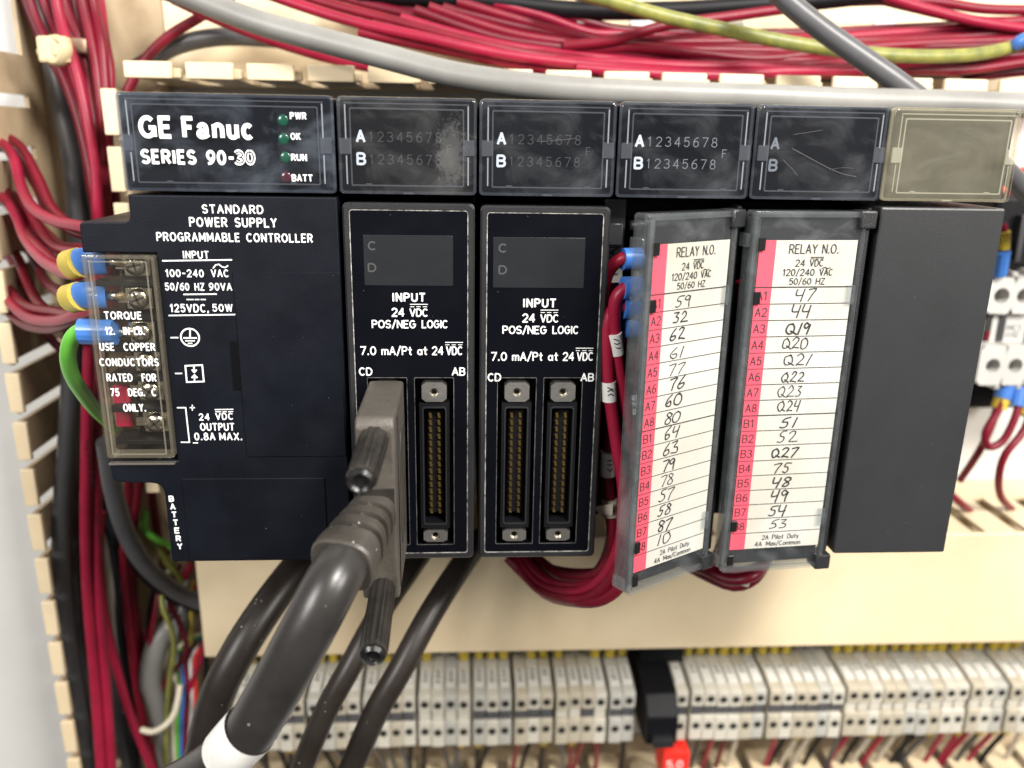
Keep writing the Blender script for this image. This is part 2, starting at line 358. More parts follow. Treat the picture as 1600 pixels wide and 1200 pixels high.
# ------------------------------------------------------------------ lettering
def arc(cx, cy, rx, ry, a0, a1, n=9):
    return [(cx+rx*math.cos(math.radians(a0+(a1-a0)*i/n)), cy+ry*math.sin(math.radians(a0+(a1-a0)*i/n))) for i in range(n+1)]
G = {  # single-line engraving letters, height 1
 'A': (.66, [[(0, 0), (.33, 1), (.66, 0)], [(.12, .34), (.54, .34)]]), 'B': (.58, [[(0, 0), (0, 1)], [(0, 1)]+arc(.33, .76, .22, .24, 90, -90)+[(0, .52)], [(0, .52)]+arc(.34, .26, .24, .26, 90, -90)+[(0, 0)]]),
 'C': (.64, [arc(.34, .5, .34, .5, 50, 310, 14)]), 'D': (.64, [[(0, 0), (0, 1), (.26, 1)]+arc(.26, .5, .38, .5, 90, -90, 12)+[(0, 0)]]),
 'E': (.52, [[(.52, 1), (0, 1), (0, 0), (.52, 0)], [(0, .52), (.42, .52)]]), 'G': (.68, [arc(.34, .5, .34, .5, 50, 360, 14)+[(.40, .5)]]),
 'H': (.6, [[(0, 0), (0, 1)], [(.6, 0), (.6, 1)], [(0, .52), (.6, .52)]]), 'I': (.06, [[(.03, 0), (.03, 1)]]), 'L': (.5, [[(0, 1), (0, 0), (.5, 0)]]),
 'M': (.72, [[(0, 0), (0, 1), (.36, .25), (.72, 1), (.72, 0)]]), 'N': (.6, [[(0, 0), (0, 1), (.6, 0), (.6, 1)]]), 'O': (.7, [arc(.35, .5, .35, .5, 90, 450, 18)]),
 'P': (.56, [[(0, 0), (0, 1)], [(0, 1)]+arc(.31, .74, .25, .26, 90, -90)+[(0, .48)]]), 'R': (.58, [[(0, 0), (0, 1)], [(0, 1)]+arc(.31, .74, .25, .26, 90, -90)+[(0, .48)], [(.28, .48), (.58, 0)]]),
 'S': (.56, [arc(.28, .75, .27, .25, 30, 270, 10)+arc(.28, .25, .28, .25, 90, -150, 10)]), 'T': (.6, [[(0, 1), (.6, 1)], [(.3, 1), (.3, 0)]]), 'U': (.6, [[(0, 1), (0, .3)]+arc(.3, .3, .3, .3, 180, 360)+[(.6, 1)]]),
 'V': (.66, [[(0, 1), (.33, 0), (.66, 1)]]), 'Y': (.6, [[(0, 1), (.3, .5), (.6, 1)], [(.3, .5), (.3, 0)]]), 'Z': (.56, [[(0, 1), (.56, 1), (0, 0), (.56, 0)]]), 'F': (.5, [[(.5, 1), (0, 1), (0, 0)], [(0, .52), (.4, .52)]]),
 '0': (.56, [arc(.28, .5, .28, .5, 90, 450, 16)]), '1': (.28, [[(0, .78), (.2, 1), (.2, 0)]]), '2': (.54, [arc(.27, .72, .27, .28, 165, -25, 10)+[(0, 0), (.54, 0)]]),
 '3': (.54, [arc(.25, .75, .25, .25, 150, -80)+arc(.25, .26, .29, .26, 85, -150, 10)]), '4': (.58, [[(.44, 0), (.44, 1), (0, .3), (.58, .3)]]), '5': (.54, [[(.50, 1), (.09, 1), (.05, .54)]+arc(.26, .33, .27, .33, 125, -150, 12)]),
 '6': (.54, [arc(.50, .36, .48, .64, 92, 170, 8), arc(.28, .3, .26, .3, 180, 540, 18)]), '7': (.54, [[(0, 1), (.54, 1), (.16, 0)]]), '8': (.54, [arc(.27, .76, .22, .24, -90, 270, 12), arc(.27, .26, .27, .26, 90, 450, 14)]),
 '9': (.54, [arc(.04, .64, .48, .64, 272, 350, 8), arc(.26, .7, .26, .3, 0, 360, 18)]), '/': (.42, [[(0, -.12), (.42, 1.1)]]), '.': (.1, [[(.05, -.02), (.05, .10)]]), '-': (.4, [[(.02, .48), (.38, .48)]]),
 'a': (.46, [arc(.22, .31, .22, .31, 60, 400, 12), [(.45, .64), (.45, 0)]]), 'c': (.44, [arc(.24, .31, .24, .31, 50, 310, 10)]), 'i': (.08, [[(.04, 0), (.04, .64)], [(.04, .86), (.04, .92)]]), 'l': (.08, [[(.04, 0), (.04, 1)]]),
 'm': (.74, [[(0, 0), (0, .64)], [(0, .45)]+arc(.18, .44, .18, .2, 170, 0, 6)+[(.36, 0)], [(.36, .44)]+arc(.55, .44, .19, .2, 175, 0, 6)+[(.74, 0)]]), 'n': (.44, [[(0, 0), (0, .64)], [(0, .42)]+arc(.22, .42, .22, .22, 175, 0, 6)+[(.44, 0)]]),
 'o': (.5, [arc(.25, .31, .25, .31, 90, 450, 12)]), 't': (.34, [[(.16, .95), (.16, .1), (.3, 0)], [(0, .64), (.34, .64)]]), 'u': (.44, [[(0, .64), (0, .22)]+arc(.22, .22, .22, .22, 180, 360, 6)+[(.44, .64)], [(.44, .3), (.44, 0)]]),
 'x': (.44, [[(0, 0), (.44, .64)], [(0, .64), (.44, 0)]]), 'y': (.46, [[(0, .64), (.24, .04)], [(.46, .64), (.14, -.26)]]), ' ': (.34, []),
 '~': (.5, [[(0, .4), (.1, .55), (.2, .55), (.32, .42), (.42, .42), (.5, .56)]]), 'Q': (.74, [arc(.33, .5, .33, .46, 100, 470, 16), [(.36, .3), (.74, .02)]]),
}
H = {  # quick pen figures
 '0': (.6, [[(.42, .95), (.15, .85), (.02, .45), (.15, .05), (.42, .02), (.6, .4), (.52, .8), (.30, .98)]]), '1': (.3, [[(.26, 1), (.10, 0)]]), '2': (.62, [[(.02, .78), (.22, 1), (.44, .9), (.42, .6), (.04, .06), (.25, .1), (.62, .03)]]),
 '3': (.56, [[(.05, .95), (.48, .97), (.22, .60), (.48, .42), (.42, .08), (.02, .05)]]), '4': (.62, [[(.08, 1), (.02, .45), (.50, .50)], [(.56, 1), (.38, -.05)]]), '5': (.62, [[(.62, 1), (.24, .93), (.14, .58), (.42, .52), (.44, .18), (.2, 0), (0, .06)]]),
 '6': (.52, [[(.44, 1), (.12, .6), (.02, .2), (.2, 0), (.44, .16), (.40, .42), (.08, .32)]]), '7': (.58, [[(.02, .90), (.58, .96), (.34, .5), (.16, -.05)]]), '8': (.52, [[(.46, .85), (.22, 1), (.06, .78), (.42, .36), (.36, .04), (.06, .05), (.08, .34), (.44, .66), (.46, .85)]]),
 '9': (.52, [[(.46, .82), (.20, .98), (.02, .68), (.22, .52), (.46, .82), (.40, .35), (.36, -.05)]]), 'Q': (.78, [[(.42, .92), (.10, .78), (.02, .35), (.25, .04), (.55, .22), (.60, .65), (.34, .95)], [(.36, .26), (.78, .0)]]), ' ': (.3, []),
}
def smooth2(p, k=5):
    if len(p) < 3: return p
    out = []
    for i in range(len(p)-1):
        p0 = Vector(p[max(i-1, 0)]); p1 = Vector(p[i]); p2 = Vector(p[i+1]); p3 = Vector(p[min(i+2, len(p)-1)])
        for q in range(k):
            t = q/k; out.append(tuple(.5*((2*p1)+(p2-p0)*t+(2*p0-5*p1+4*p2-p3)*t*t+(3*p1-p0-3*p2+p3)*t**3)))
    return out+[p[-1]]
def strokes(txt, font=G, sp=.24):
    x = 0; out = []
    for ch in txt:
        wd, ss = font[ch]
        for s_ in ss: out.append([(x+a, b) for a, b in s_])
        x += wd+sp
    return out, max(x-sp, .01)
def line_text(mb, txt, x0, x1, z0, h, wline, tf, sp=.24, font=G, slant=0, jit=0):
    ss, wd = strokes(txt, font, sp); k = (x1-x0)/wd
    for i, s_ in enumerate(ss):
        if font is H: s_ = smooth2([(a+random.uniform(-jit, jit), b+random.uniform(-jit, jit)) for a, b in s_])
        p = [(x0+a*k+slant*b*h, z0+b*h) for a, b in s_]
        mb.ribbon(p, wline, lambda a, b, i=i: tf(a, b, .004*(i % 9)))
    return mb
G2 = dict(G)
G2.update({'a': (.46, [[(.04, .50)]+arc(.22, .47, .18, .21, 165, 0, 8)+[(.40, .10), (.46, 0)], [(.40, .37), (.2, .33)]+arc(.17, .17, .17, .165, 95, 275, 8)+[(.30, .04), (.40, .16)]]),
 'n': (.40, [[(0, 0), (0, .68)], arc(.20, .46, .20, .22, 180, 0, 8)+[(.40, 0)]]), 'u': (.40, [[(.40, .68), (.40, 0)], [(0, .68), (0, .22)]+arc(.20, .22, .20, .22, 180, 360, 8)]),
 'c': (.40, [arc(.22, .34, .22, .34, 48, 312, 14)]), ' ': (.02, []), 'F': (.38, [[(.44, 1), (0, 1), (0, 0)], [(0, .52), (.36, .52)]]), 'E': (.48, [[(.48, 1), (0, 1), (0, 0), (.48, 0)], [(0, .52), (.42, .52)]]),
 'G': (.66, [arc(.34, .5, .34, .5, 48, 345, 18)+[(.67, .46), (.42, .46)], [(.67, .46), (.67, 0)]]),
 '6': (.54, [arc(.50, .36, .48, .64, 88, 170, 8), arc(.28, .33, .27, .33, 180, 540, 18)]), '9': (.54, [arc(.04, .64, .48, .64, 268, 350, 8), arc(.26, .67, .27, .33, 0, 360, 18)]),
 'K': (.6, [[(0, 0), (0, 1)], [(.58, 1), (.02, .42)], [(.2, .58), (.6, 0)]]), 'W': (.9, [[(0, 1), (.22, 0), (.45, 1), (.68, 0), (.9, 1)]]), 'X': (.6, [[(0, 0), (.6, 1)], [(0, 1), (.6, 0)]]),
 ',': (.1, [[(.06, .1), (.02, -.14)]]), 'Q': (.7, [arc(.35, .5, .35, .5, 90, 450, 18), [(.44, .24), (.7, -.02)]])})
def bold_px(mb, txt, u0, u1, vt, vb, Y, wt=.20, sp=.36):              # heavy letters filling a picture box on plane Y
    um = (u0+u1)/2; A = at(u0, vb, Y); B = at(u1, vb, Y); T = at(um, vt, Y); Bm = at(um, vb, Y); h = T.z-Bm.z; w_ = h*wt
    return line_text(mb, txt, A.x+w_/2, B.x-w_/2, Bm.z+w_*.42, h-w_*.84, w_, lambda a, b, d=0: (a, Y-d, b), sp, G2)
def line_px(mb, txt, u0, u1, vt, vb, Y, wl=.35, sp=.24):
    um = (u0+u1)/2; A = at(u0, vb, Y); B = at(u1, vb, Y); T = at(um, vt, Y); Bm = at(um, vb, Y)
    return line_text(mb, txt, A.x, B.x, Bm.z, T.z-Bm.z, wl, lambda a, b, d=0: (a, Y-d, b), sp)
def stroke_px(mb, pts, wl, Y, k=0):
    P = [at(u, v, Y) for u, v in pts]
    return mb.ribbon([(p.x, p.z) for p in P], wl, lambda a, b: (a, Y-.004*k, b))

# ================================================================== the setting
mb = MB(); mb.add([(-900, 142, -900), (1000, 142, -900), (1000, 142, 700), (-900, 142, 700)], [(0, 1, 2, 3)])
mb.add([(-900, 146, -900), (1000, 146, -900), (1000, 146, 700), (-900, 146, 700)], [(3, 2, 1, 0)])
obj('back_panel', mb, 'panel', kind='structure', label='off-white painted back panel of the cabinet')

# ------------------------------------------------------------------ slotted wire ducts
YL = 85.0; YB = 139.0
def finger_v(x, zc, side, parent, lipw=4.6, hh=7.0):               # finger of an upright duct; side +1: lip turned to +x
    m = MB(); t = 1.7
    m.prism([(x-t/2, zc-hh), (x+t/2, zc-hh), (x+t/2, zc+hh), (x-t/2, zc+hh)], YL+1.2, 125.5, .2)
    fo = obj('finger', m, 'tan_dusty_shaded', parent); m = MB()  # plate toned darker than its lip: inner-wall shade put into the colour
    a, b = (x-t/2-.4, x+lipw-t/2) if side > 0 else (x-lipw+t/2, x+t/2+.4)
    m.box(a, b, YL-1, YL+1.1, zc-hh-.4, zc+hh+.4, .45, 2)
    m.box(x-t/2-.1, x+t/2+.1, YL+2.2, YL+5.5, zc-hh-1.9, zc-hh+.6, .3)
    obj('lip', m, 'tan', fo); return fo
def finger_h(z, xc, up, parent, hh=7.7, m_='tan'):                  # finger of a level duct
    m = MB(); t = 1.7
    m.prism([(xc-hh+.8, z-t/2), (xc+hh-.8, z-t/2), (xc+hh-.8, z+t/2), (xc-hh+.8, z+t/2)], YL+1.2, 125.5, .2)
    a, b = (z-t/2-.4, z+4.9-t/2) if up else (z-4.9+t/2, z+t/2+.4)
    m.box(xc-hh, xc+hh, YL-1, YL+1.1, a, b, .5, 2)
    m.box(xc+hh-.7, xc+hh+2.0, YL+2.0, YL+5.0, z-1.0, z+2.2, .4)
    return obj('finger', m, m_, parent)
d1 = thing('wire_duct', (-108, 139, -330), 'upright cream slotted wire duct along the left edge, full of red wires', 'wire duct')
m = MB(); m.box(-133.3, -84, YB, YB+1.8, -330, 95); m.box(-133.3, -131.6, 125.6, YB-.02, -330, 95); m.box(-85.6, -83.9, 125.6, YB-.02, -150, 6)
obj('trough', m, 'tan_dusty_shaded', d1)
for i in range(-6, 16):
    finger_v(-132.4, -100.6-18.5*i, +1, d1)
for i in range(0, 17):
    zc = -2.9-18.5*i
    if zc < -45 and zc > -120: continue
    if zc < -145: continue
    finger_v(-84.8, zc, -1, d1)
d2 = thing('wire_duct', (70, 139, 8), 'level cream slotted wire duct running above the row of modules', 'wire duct')
m = MB(); m.box(-83.6, 330, YB+.01, YB+1.8, 8, 95); m.box(-83.6, 330, 125.6, YB-.02, 8.3, 10)
obj('trough', m, 'tan', d2)
for u in (1002, 1382, 640):
    c = at(u, 33 if u != 1382 else 38, YB-.3); mm = MB(); mm.prism(rrect(c.x-4.5, c.x+4.5, c.z-2.2, c.z+2.2, 2.1), YB-.9, YB+.1, .4)
    obj('rivet', mm, mat('rivet_plastic', (.62, .64, .68), .35), d2)
c = at(910, 8, 118); mm = MB(); mm.prism(rrect(c.x-2.2, c.x+2.2, c.z-6.5, c.z+8, 1.2), 117, 119, .4); obj('divider_tab', mm, K['grey'], d2)
for i in range(16):
    finger_h(9.2, -72.6+19.85*i, True, d2)
d3 = thing('wire_duct', (90, 139, -212), 'level wire duct with a plain cream cover below the modules', 'wire duct')
m = MB(); m.box(-73, 380, YL-1.5, YL+.4, -211.5, -160.2, .7, 2); obj('cover', m, 'tan', d3)
m = MB(); m.box(-72.5, 380, YB, YB+1.8, -209, -161); m.box(-72.5, 380, 121, YB-.02, -162.8, -161.1); obj('trough', m, 'tan', d3)
m = MB(); m.box(-72.5, 380, YL+.6, YB-.02, -211, -209.3); obj('lower_wall', m, 'tan', d3)
for i in range(-16, 8):
    m = MB(); xc = 244.0+18.9*i+8.5
    if xc < -62: continue
    m.box(xc-6.6, xc+6.6, YL+.6, 120.9, -162.9, -161.2, .2); obj('finger', m, 'tan', d3)
d4 = thing('wire_duct', (90, 139, -350), 'level slotted wire duct along the bottom edge beneath the terminals', 'wire duct')
m = MB(); m.box(-73, 380, YB, YB+1.8, -350, -300); m.box(-73, 380, 125.6, YB-.02, -302, -300.2); obj('trough', m, 'tan_dusty_shaded', d4)
for i in range(22): finger_h(-299.0, -58+19.6*i, False, d4)

# ================================================================== the controller modules
P = 34.5; LH = 23.3; ZB = -123.8
def lens_cover(x0, x1, parent, mt, edge, wide=False, clip=True):
    z0, z1 = -LH+.2, -.1
    m = MB(); m.prism(rrect(x0, x1, z0, z1, 1.2), -.5, .9, .75, 3)
    ln = obj('lens', m, mt, parent)
    m = MB(); m.ring(rrect(x0+.05, x1-.05, z0+.05, z1-.05, .95), rrect(x0+.75, x1-.75, z0+.75, z1-.75, .6), .92, 1.15)
    i = 3.1 if not wide else 3.6
    m.ring(rrect(x0+i, x1-i, z0+2.0, z1-2.6, .4), rrect(x0+i+.35, x1-i-.35, z0+2.35, z1-2.95, .3), -.62, -.52)
    m.box(x0+i-1.2, x1-i+1.2, -.66, -.52, z1-1.75, z1-1.45)
    obj('rim', m, edge, ln)
    for xs in (x0+i-1.15, x1-i+.8):
        for a, b in ((z0+2.4, z0+9.2), (z1-10.0, z1-1.9)): m = MB(); m.box(xs, xs+.35, -.72, -.52, a, b, .06); obj('rail', m, 'rail' if edge == 'edge' else edge, ln)
    if clip:
        for a, b in ((x0+.6, x0+3.4), (x1-3.4, x1-.6)): m = MB(); m.box(a, b, -.95, -.53, -13.6, -9.8, .15); obj('side_clip', m, edge, ln)
    xm = (x0+x1)/2
    for q in (-.28, .3): m = MB(); m.box(xm+(x1-x0)*q-.8, xm+(x1-x0)*q+.8, -.72, -.52, z0+2.3, z0+2.65, .1); obj('latch_nib', m, edge, ln)
    m = MB(); m.box(xm-1.3, xm+1.3, -.7, -.52, z0+.15, z0+.55, .1); obj('latch_nib', m, edge, ln)
    return ln
def indicator_print(x, parent, strong, faint, digits=True):
    for ch, zz in (('A', -10.6), ('B', -15.9)): m = MB(); line_text(m, ch, x+4.9, x+6.7, zz, 2.5, .6, lambda a, b, d=0: (a, .95-d, b)); obj('lettering', m, strong, parent, smooth=False)
    if digits:
        m = MB()
        for j, ch in enumerate('12345678'):
            for zz in (-10.5, -15.8): line_text(m, ch, x+8.3+j*2.35-(.3 if ch == '1' else .65), x+8.3+j*2.35+(.3 if ch == '1' else .65), zz, 2.2, .22, lambda a, b, d=0: (a, .95-d, b))
        line_text(m, 'F', x+27.0, x+28, -13, 1.9, .2, lambda a, b, d=0: (a, .95-d, b))
        obj('lettering', m, faint, parent, smooth=False)

# --- power supply
ps = thing('power_supply_module', (-28, 60, ZB), 'wide black power supply module with white lettering and clear terminal cover, leftmost of the row', 'power supply')
def rc(pts, rad):                                                   # round the corners of an outline
    out = []; n = len(pts)
    for i, p in enumerate(pts):
        r = rad.get(i, 0)
        if not r: out.append(p); continue
        a = Vector(pts[i-1])-Vector(p); b = Vector(pts[(i+1) % n])-Vector(p); p = Vector(p)
        A = p+a.normalized()*r; B = p+b.normalized()*r
        for k in range(5):
            t = k/4; out.append(tuple((1-t)**2*A+2*t*(1-t)*p+t*t*B))
    return out
outl = [(-51.0, -24.0), (-.4, -24.0), (-.4, ZB), (-50.0, ZB), (-50.0, -100.3), (-63.3, -99.8), (-63.4, -93.6), (-45.6, -93.6), (-45.6, -38.2), (-63.5, -38.2), (-63.5, -30.6), (-51.0, -30.6)]
m = MB(); m.prism(rc(outl, {3: .8, 4: 3.2, 5: 2.2, 6: .5, 9: .5, 10: 1.4, 11: 2.0}), 0, 118, .4, 2, False, True)
obj('housing', m, 'black', ps, smooth=False)
m = MB(); m.prism(rrect(-51.2, -.5, -LH+.3, -.3, .8), 1.2, 118, .2); obj('head', m, 'gloss', ps)
lens_cover(-51.5, -.4, ps, 'lens_ps', 'edge', True)
m = MB(); bold_px(m, 'GE Fanuc', 218, 397, 182, 217, -.75, .21, .34); obj('lettering', m, 'white', ps, False)
m = MB(); bold_px(m, 'SERIES  90-', 221, 368, 234, 257, -.75, .21); bold_px(m, '3', 366, 383, 234, 258, -.75, .27); bold_px(m, '0', 383, 400, 234, 258, -.75, .27); obj('lettering', m, 'white', ps, False)
for ch, u0, u1 in (('3', 368.5, 381.5), ('0', 384.5, 397.5)): m = MB(); bold_px(m, ch, u0, u1, 236.5, 255.5, -.80, .09); obj('lettering', m, 'black', ps, False)
a = at(431, 166, 1); b = at(497, 289, 1)
m = MB(); m.prism(rrect(a.x, b.x, b.z, a.z, 1.2), .95, 1.19, .1); obj('lamp_panel', m, 'dark', ps)
for u, v, mt in ((442, 188, 'lampgreen'), (443, 217, 'lampgreen'), (446, 246, 'lampgreen'), (447, 277, 'lampred')):
    c = at(u, v, .8); m = MB(); m.lathe((c.x, .94, c.z), (0, -1, 0), [(0, 1.4), (.1, 1.35), (.24, 1.1), (.34, .7), (.38, .2)], 16); obj('indicator_lamp', m, mt, ps)
m = MB()
for t, u0, u1, vc in (('PWR', 453, 479, 181), ('OK', 454, 470, 213), ('RUN', 455, 480, 246), ('BATT', 456, 489, 278)): bold_px(m, t, u0, u1, vc-5.5, vc+5.5, -.75, .21)
obj('lettering', m, 'white', ps, False)
m = MB()
for t, u0, u1, vt, vb in (('STANDARD', 316, 412, 320, 334), ('POWER  SUPPLY', 296, 433, 340, 355), ('PROGRAMMABLE  CONTROLLER', 245, 489, 364, 378)): m = MB(); bold_px(m, t, u0, u1, vt, vb, -.07, .17); obj('lettering', m, 'white', ps, False)
for t, u0, u1, vt, vb in (('INPUT', 286, 327, 392, 404), ('100-240', 259, 319, 421, 433), ('VAC', 330, 358, 421, 433), ('50/60  HZ', 258, 320, 442, 454), ('90VA', 327, 363, 442, 454), ('125VDC,', 266, 327, 475, 488), ('50W', 332, 364, 475, 487),
                        ('24', 311, 328, 646, 657), ('VDC', 337, 365, 645, 656), ('OUTPUT', 313, 367, 661, 673), ('0.8A', 304, 337, 676, 688), ('MAX.', 343, 379, 676, 688)): m = MB(); bold_px(m, t, u0, u1, vt, vb, -.07, .17); obj('lettering', m, 'white', ps, False)
m = MB()
for i, ch in enumerate('BATTERY'): bold_px(m, ch, 264+i*2.2, 272.5+i*2.2, 774.5+i*12.4, 784+i*12.4, -.07, .24)
obj('lettering', m, 'white', ps, False)
m = MB()
for pts, wl in (([(254, 407.5), (362, 406)], .35), ([(287, 460), (338, 459.5)], .35), ([(292, 468), (302, 468)], .3), ([(305, 468), (311, 468)], .3), ([(314, 468), (321, 468)], .3), ([(264, 493), (367, 491.5)], .35),
                ([(333, 419), (337, 414), (342, 413), (347, 417), (352, 418), (356, 415)], .32), ([(267, 527.5), (278, 527.5)], .35), ([(274, 583.5), (284, 583.5)], .35),
                ([(336, 640), (364, 639.5)], .28), ([(337, 643.3), (345, 643.3)], .25), ([(348, 643.3), (354, 643.3)], .25), ([(357, 643.3), (364, 643)], .25),
                ([(277, 637), (290, 637), (296, 691), (283, 691)], .35), ([(297, 637), (304, 637)], .3), ([(300.5, 633), (300.5, 641)], .3), ([(302, 692), (309, 692)], .3),
                ([(297, 516), (297, 528)], .4), ([(287, 528), (307, 528)], .38), ([(290, 532.5), (304, 532.5)], .33), ([(294, 536.5), (300, 536.5)], .33),
                ([(289.5, 571.5), (316, 570.5), (318.5, 596), (292, 597), (289.5, 571)], .42), ([(303, 573), (303.5, 580)], .4), ([(300, 578), (303.5, 582), (307, 578)], .4), ([(304, 595), (304, 588)], .4), ([(300, 590), (304, 586), (308, 590)], .4)):
    stroke_px(m, pts, wl, -.07, random.randint(0, 6))
cx = at(297, 527, 0); m.ribbon(arc(cx.x, cx.z, 2.3, 2.3, 0, 360, 30), .42, lambda a, b: (a, -.07, b))
obj('printed_symbol', m, 'white', ps, False)
m = MB(); m.prism(rrect(-27.3, -.7, -92.6, -42.6, .3), -.35, .0, .2, 1); o = obj('module_door', m, 'black', ps)
a = at(362, 532, 0); m = MB(); m.box(a.x-.3, a.x+1.7, -.42, -.28, -73.6, -60.6); obj('finger_slot', m, 'pit', o)
m = MB(); m.prism(rrect(-45.1, -6.8, -123.0, -98.8, .3), -.35, .0, .2, 1); obj('battery_door', m, 'black', ps)
# terminal strip under the clear cover
m = MB(); m.box(-58.5, -45.7, 10, 100, -93.5, -38.3)
tz = [at(u, v, 5).z for u, v in ((208, 415), (212, 468), (216, 521), (225, 566), (232, 612), (240, 662))]
for i in range(7):
    zz = (tz[0]+4.6) if i == 0 else (tz[-1]-4.6 if i == 6 else (tz[i-1]+tz[i])/2)
    m.box(-63.2, -45.8, 3.0, 12, zz-.7, zz+.7, .2)
obj('terminal_strip', m, K['dark'], ps)
for i, zz in enumerate(tz):
    xx = at((208, 212, 216, 225, 232, 240)[i], 415+i*50, 4).x
    m = MB(); m.box(xx-3.6, xx+3.4, 6.5, 7.6, zz-3.1, zz+3.1, .5, 2)
    m.box(xx-5.8, xx-3.3, 6.9, 7.5, zz-1.4, zz+1.4, .2)
    m.lathe((xx, 6.5, zz), (0, -1, 0), [(0, 2.7), (1.2, 2.7), (1.7, 2.3), (2.0, 1.4)], 18)
    so = obj('terminal_screw', m, 'screw', ps)
    m = MB(); ca = math.radians(random.uniform(0, 90)); ux, uz = math.cos(ca), math.sin(ca)
    for (p, q) in ((ux, uz), (-uz, ux)):
        vs_ = [(xx+p*s1*2-q*s2*.28, 4.42, zz+q*s1*2+p*s2*.28) for s1, s2 in ((-1, -1), (1, -1), (1, 1), (-1, 1))]
        m.add(vs_, [(0, 1, 2, 3)])
    obj('slot', m, 'hole', so)
m = MB()
a = at(188, 655, 6); m.box(a.x-2, a.x+2.5, 7, 9, tz[5]-2, tz[4]+1, .6)
obj('jumper', m, 'red2', ps)
m = MB(); m.prism(rrect(-63.4, -45.7, -92.4, -38.5, .7), -2.2, -1.2, .3)
tcv = obj('terminal_cover', m, 'cover', ps)
m = MB(); m.ring(rrect(-63.3, -45.8, -92.3, -38.6, .7), rrect(-62.4, -46.7, -91.4, -39.5, .5), -1.1, 2.8)
m.ring(rrect(-61.4, -47.3, -91.0, -39.9, .5), rrect(-61.05, -47.65, -90.65, -40.25, .4), -2.45, -2.22)
m.box(-63.2, -46, -1.4, 1.6, -94.4, -93.75, .2)
obj('cover_rim', m, 'cover_edge', tcv)
m = MB()
for t, u0, u1, vc in (('TORQUE', 163, 222, 493), ('12.    IN-LB.', 165, 227, 517), ('USE    COPPER', 156, 243, 542), ('CONDUCTORS', 156, 249, 566), ('RATED    FOR', 167, 245, 590), ('75    DEG.   C', 173, 245, 613), ('ONLY.', 193, 229, 637)):
    bold_px(m, t, u0, u1, vc-6.2, vc+6.2, -2.5, .18)
obj('lettering', m, 'white', tcv, False)

# --- connector socket shared by the input modules
def socket(x0, x1, parent):
    zt, zb = -71.2, -118.8; xm = (x0+x1)/2
    s_ = None
    m = MB(); O = rrect(xm-4.0, xm+4.0, -114.2, -77.4, .5); I = [(xm+3.2, -79), (xm-2.2, -79.6), (xm-2.2, -112.4), (xm+3.2, -111.8)]
    m.plate(xm-4.0, xm+4.0, -114.2, -77.4, [(xm-2.9, xm+2.9, -112.6, -79.0)], -.1, 7, 6)
    m.box(xm-2.2, xm+2.4, 2.6, 5.9, -110.9, -80.2, .3)
    s_ = obj('socket', m, 'dark', parent)
    m = MB(); m.ring(rrect(xm-3.3, xm+3.3, -113.2, -78.4, .8), rrect(xm-2.9, xm+2.9, -112.7, -78.9, .6), -.3, -.12); obj('socket_lip', m, 'bezel', s_)
    m = MB()
    for j in range(15):
        z = -81.6-j*2.02
        for dx in (-1.15, 1.15):
            m.add([(xm+dx+.35*a-.12*b, 2.0-.3*c, z+b*.78) for a, b, c in ((-1, -1, 0), (1, -1, 0), (1, 1, 1), (-1, 1, 1))], [(0, 1, 2, 3)])
            m.box(xm+dx-.3, xm+dx+.3, 1.95, 2.8, z-.8, z+.55, .1)
    obj('contact_pins', m, 'gold', s_, kind='stuff')
    for z0, z1 in ((-77.0, -71.6), (-118.2, -114.6)):
        zm = (z0+z1)/2; r = 1.25; n = 16
        O = []
        for k in range(n):
            t = 2*math.pi*(k+.5)/n; cx, cz = math.cos(t), math.sin(t); q = max(abs(cx), abs(cz)); O.append((xm+cx/q*3.3, zm+cz/q*(z1-z0)/2))
        I = [(xm+r*math.cos(2*math.pi*(k+.5)/n), zm+r*math.sin(2*math.pi*(k+.5)/n)) for k in range(n)]
        m = MB(); m.ring(O, I, -.6, 5.6); b_ = obj('jack_block', m, 'steel', s_)
        m = MB(); m.ring([(xm+1.2*math.cos(2*math.pi*k/n), zm+1.2*math.sin(2*math.pi*k/n)) for k in range(n)], [(xm+.75*math.cos(2*math.pi*k/n), zm+.75*math.sin(2*math.pi*k/n)) for k in range(n)], .3, 5); obj('thread', m, 'screw', b_)
        m = MB(); m.box(xm-1.24, xm+1.24, 2.2, 2.6, zm-1.24, zm+1.24); obj('bore', m, 'hole', b_)
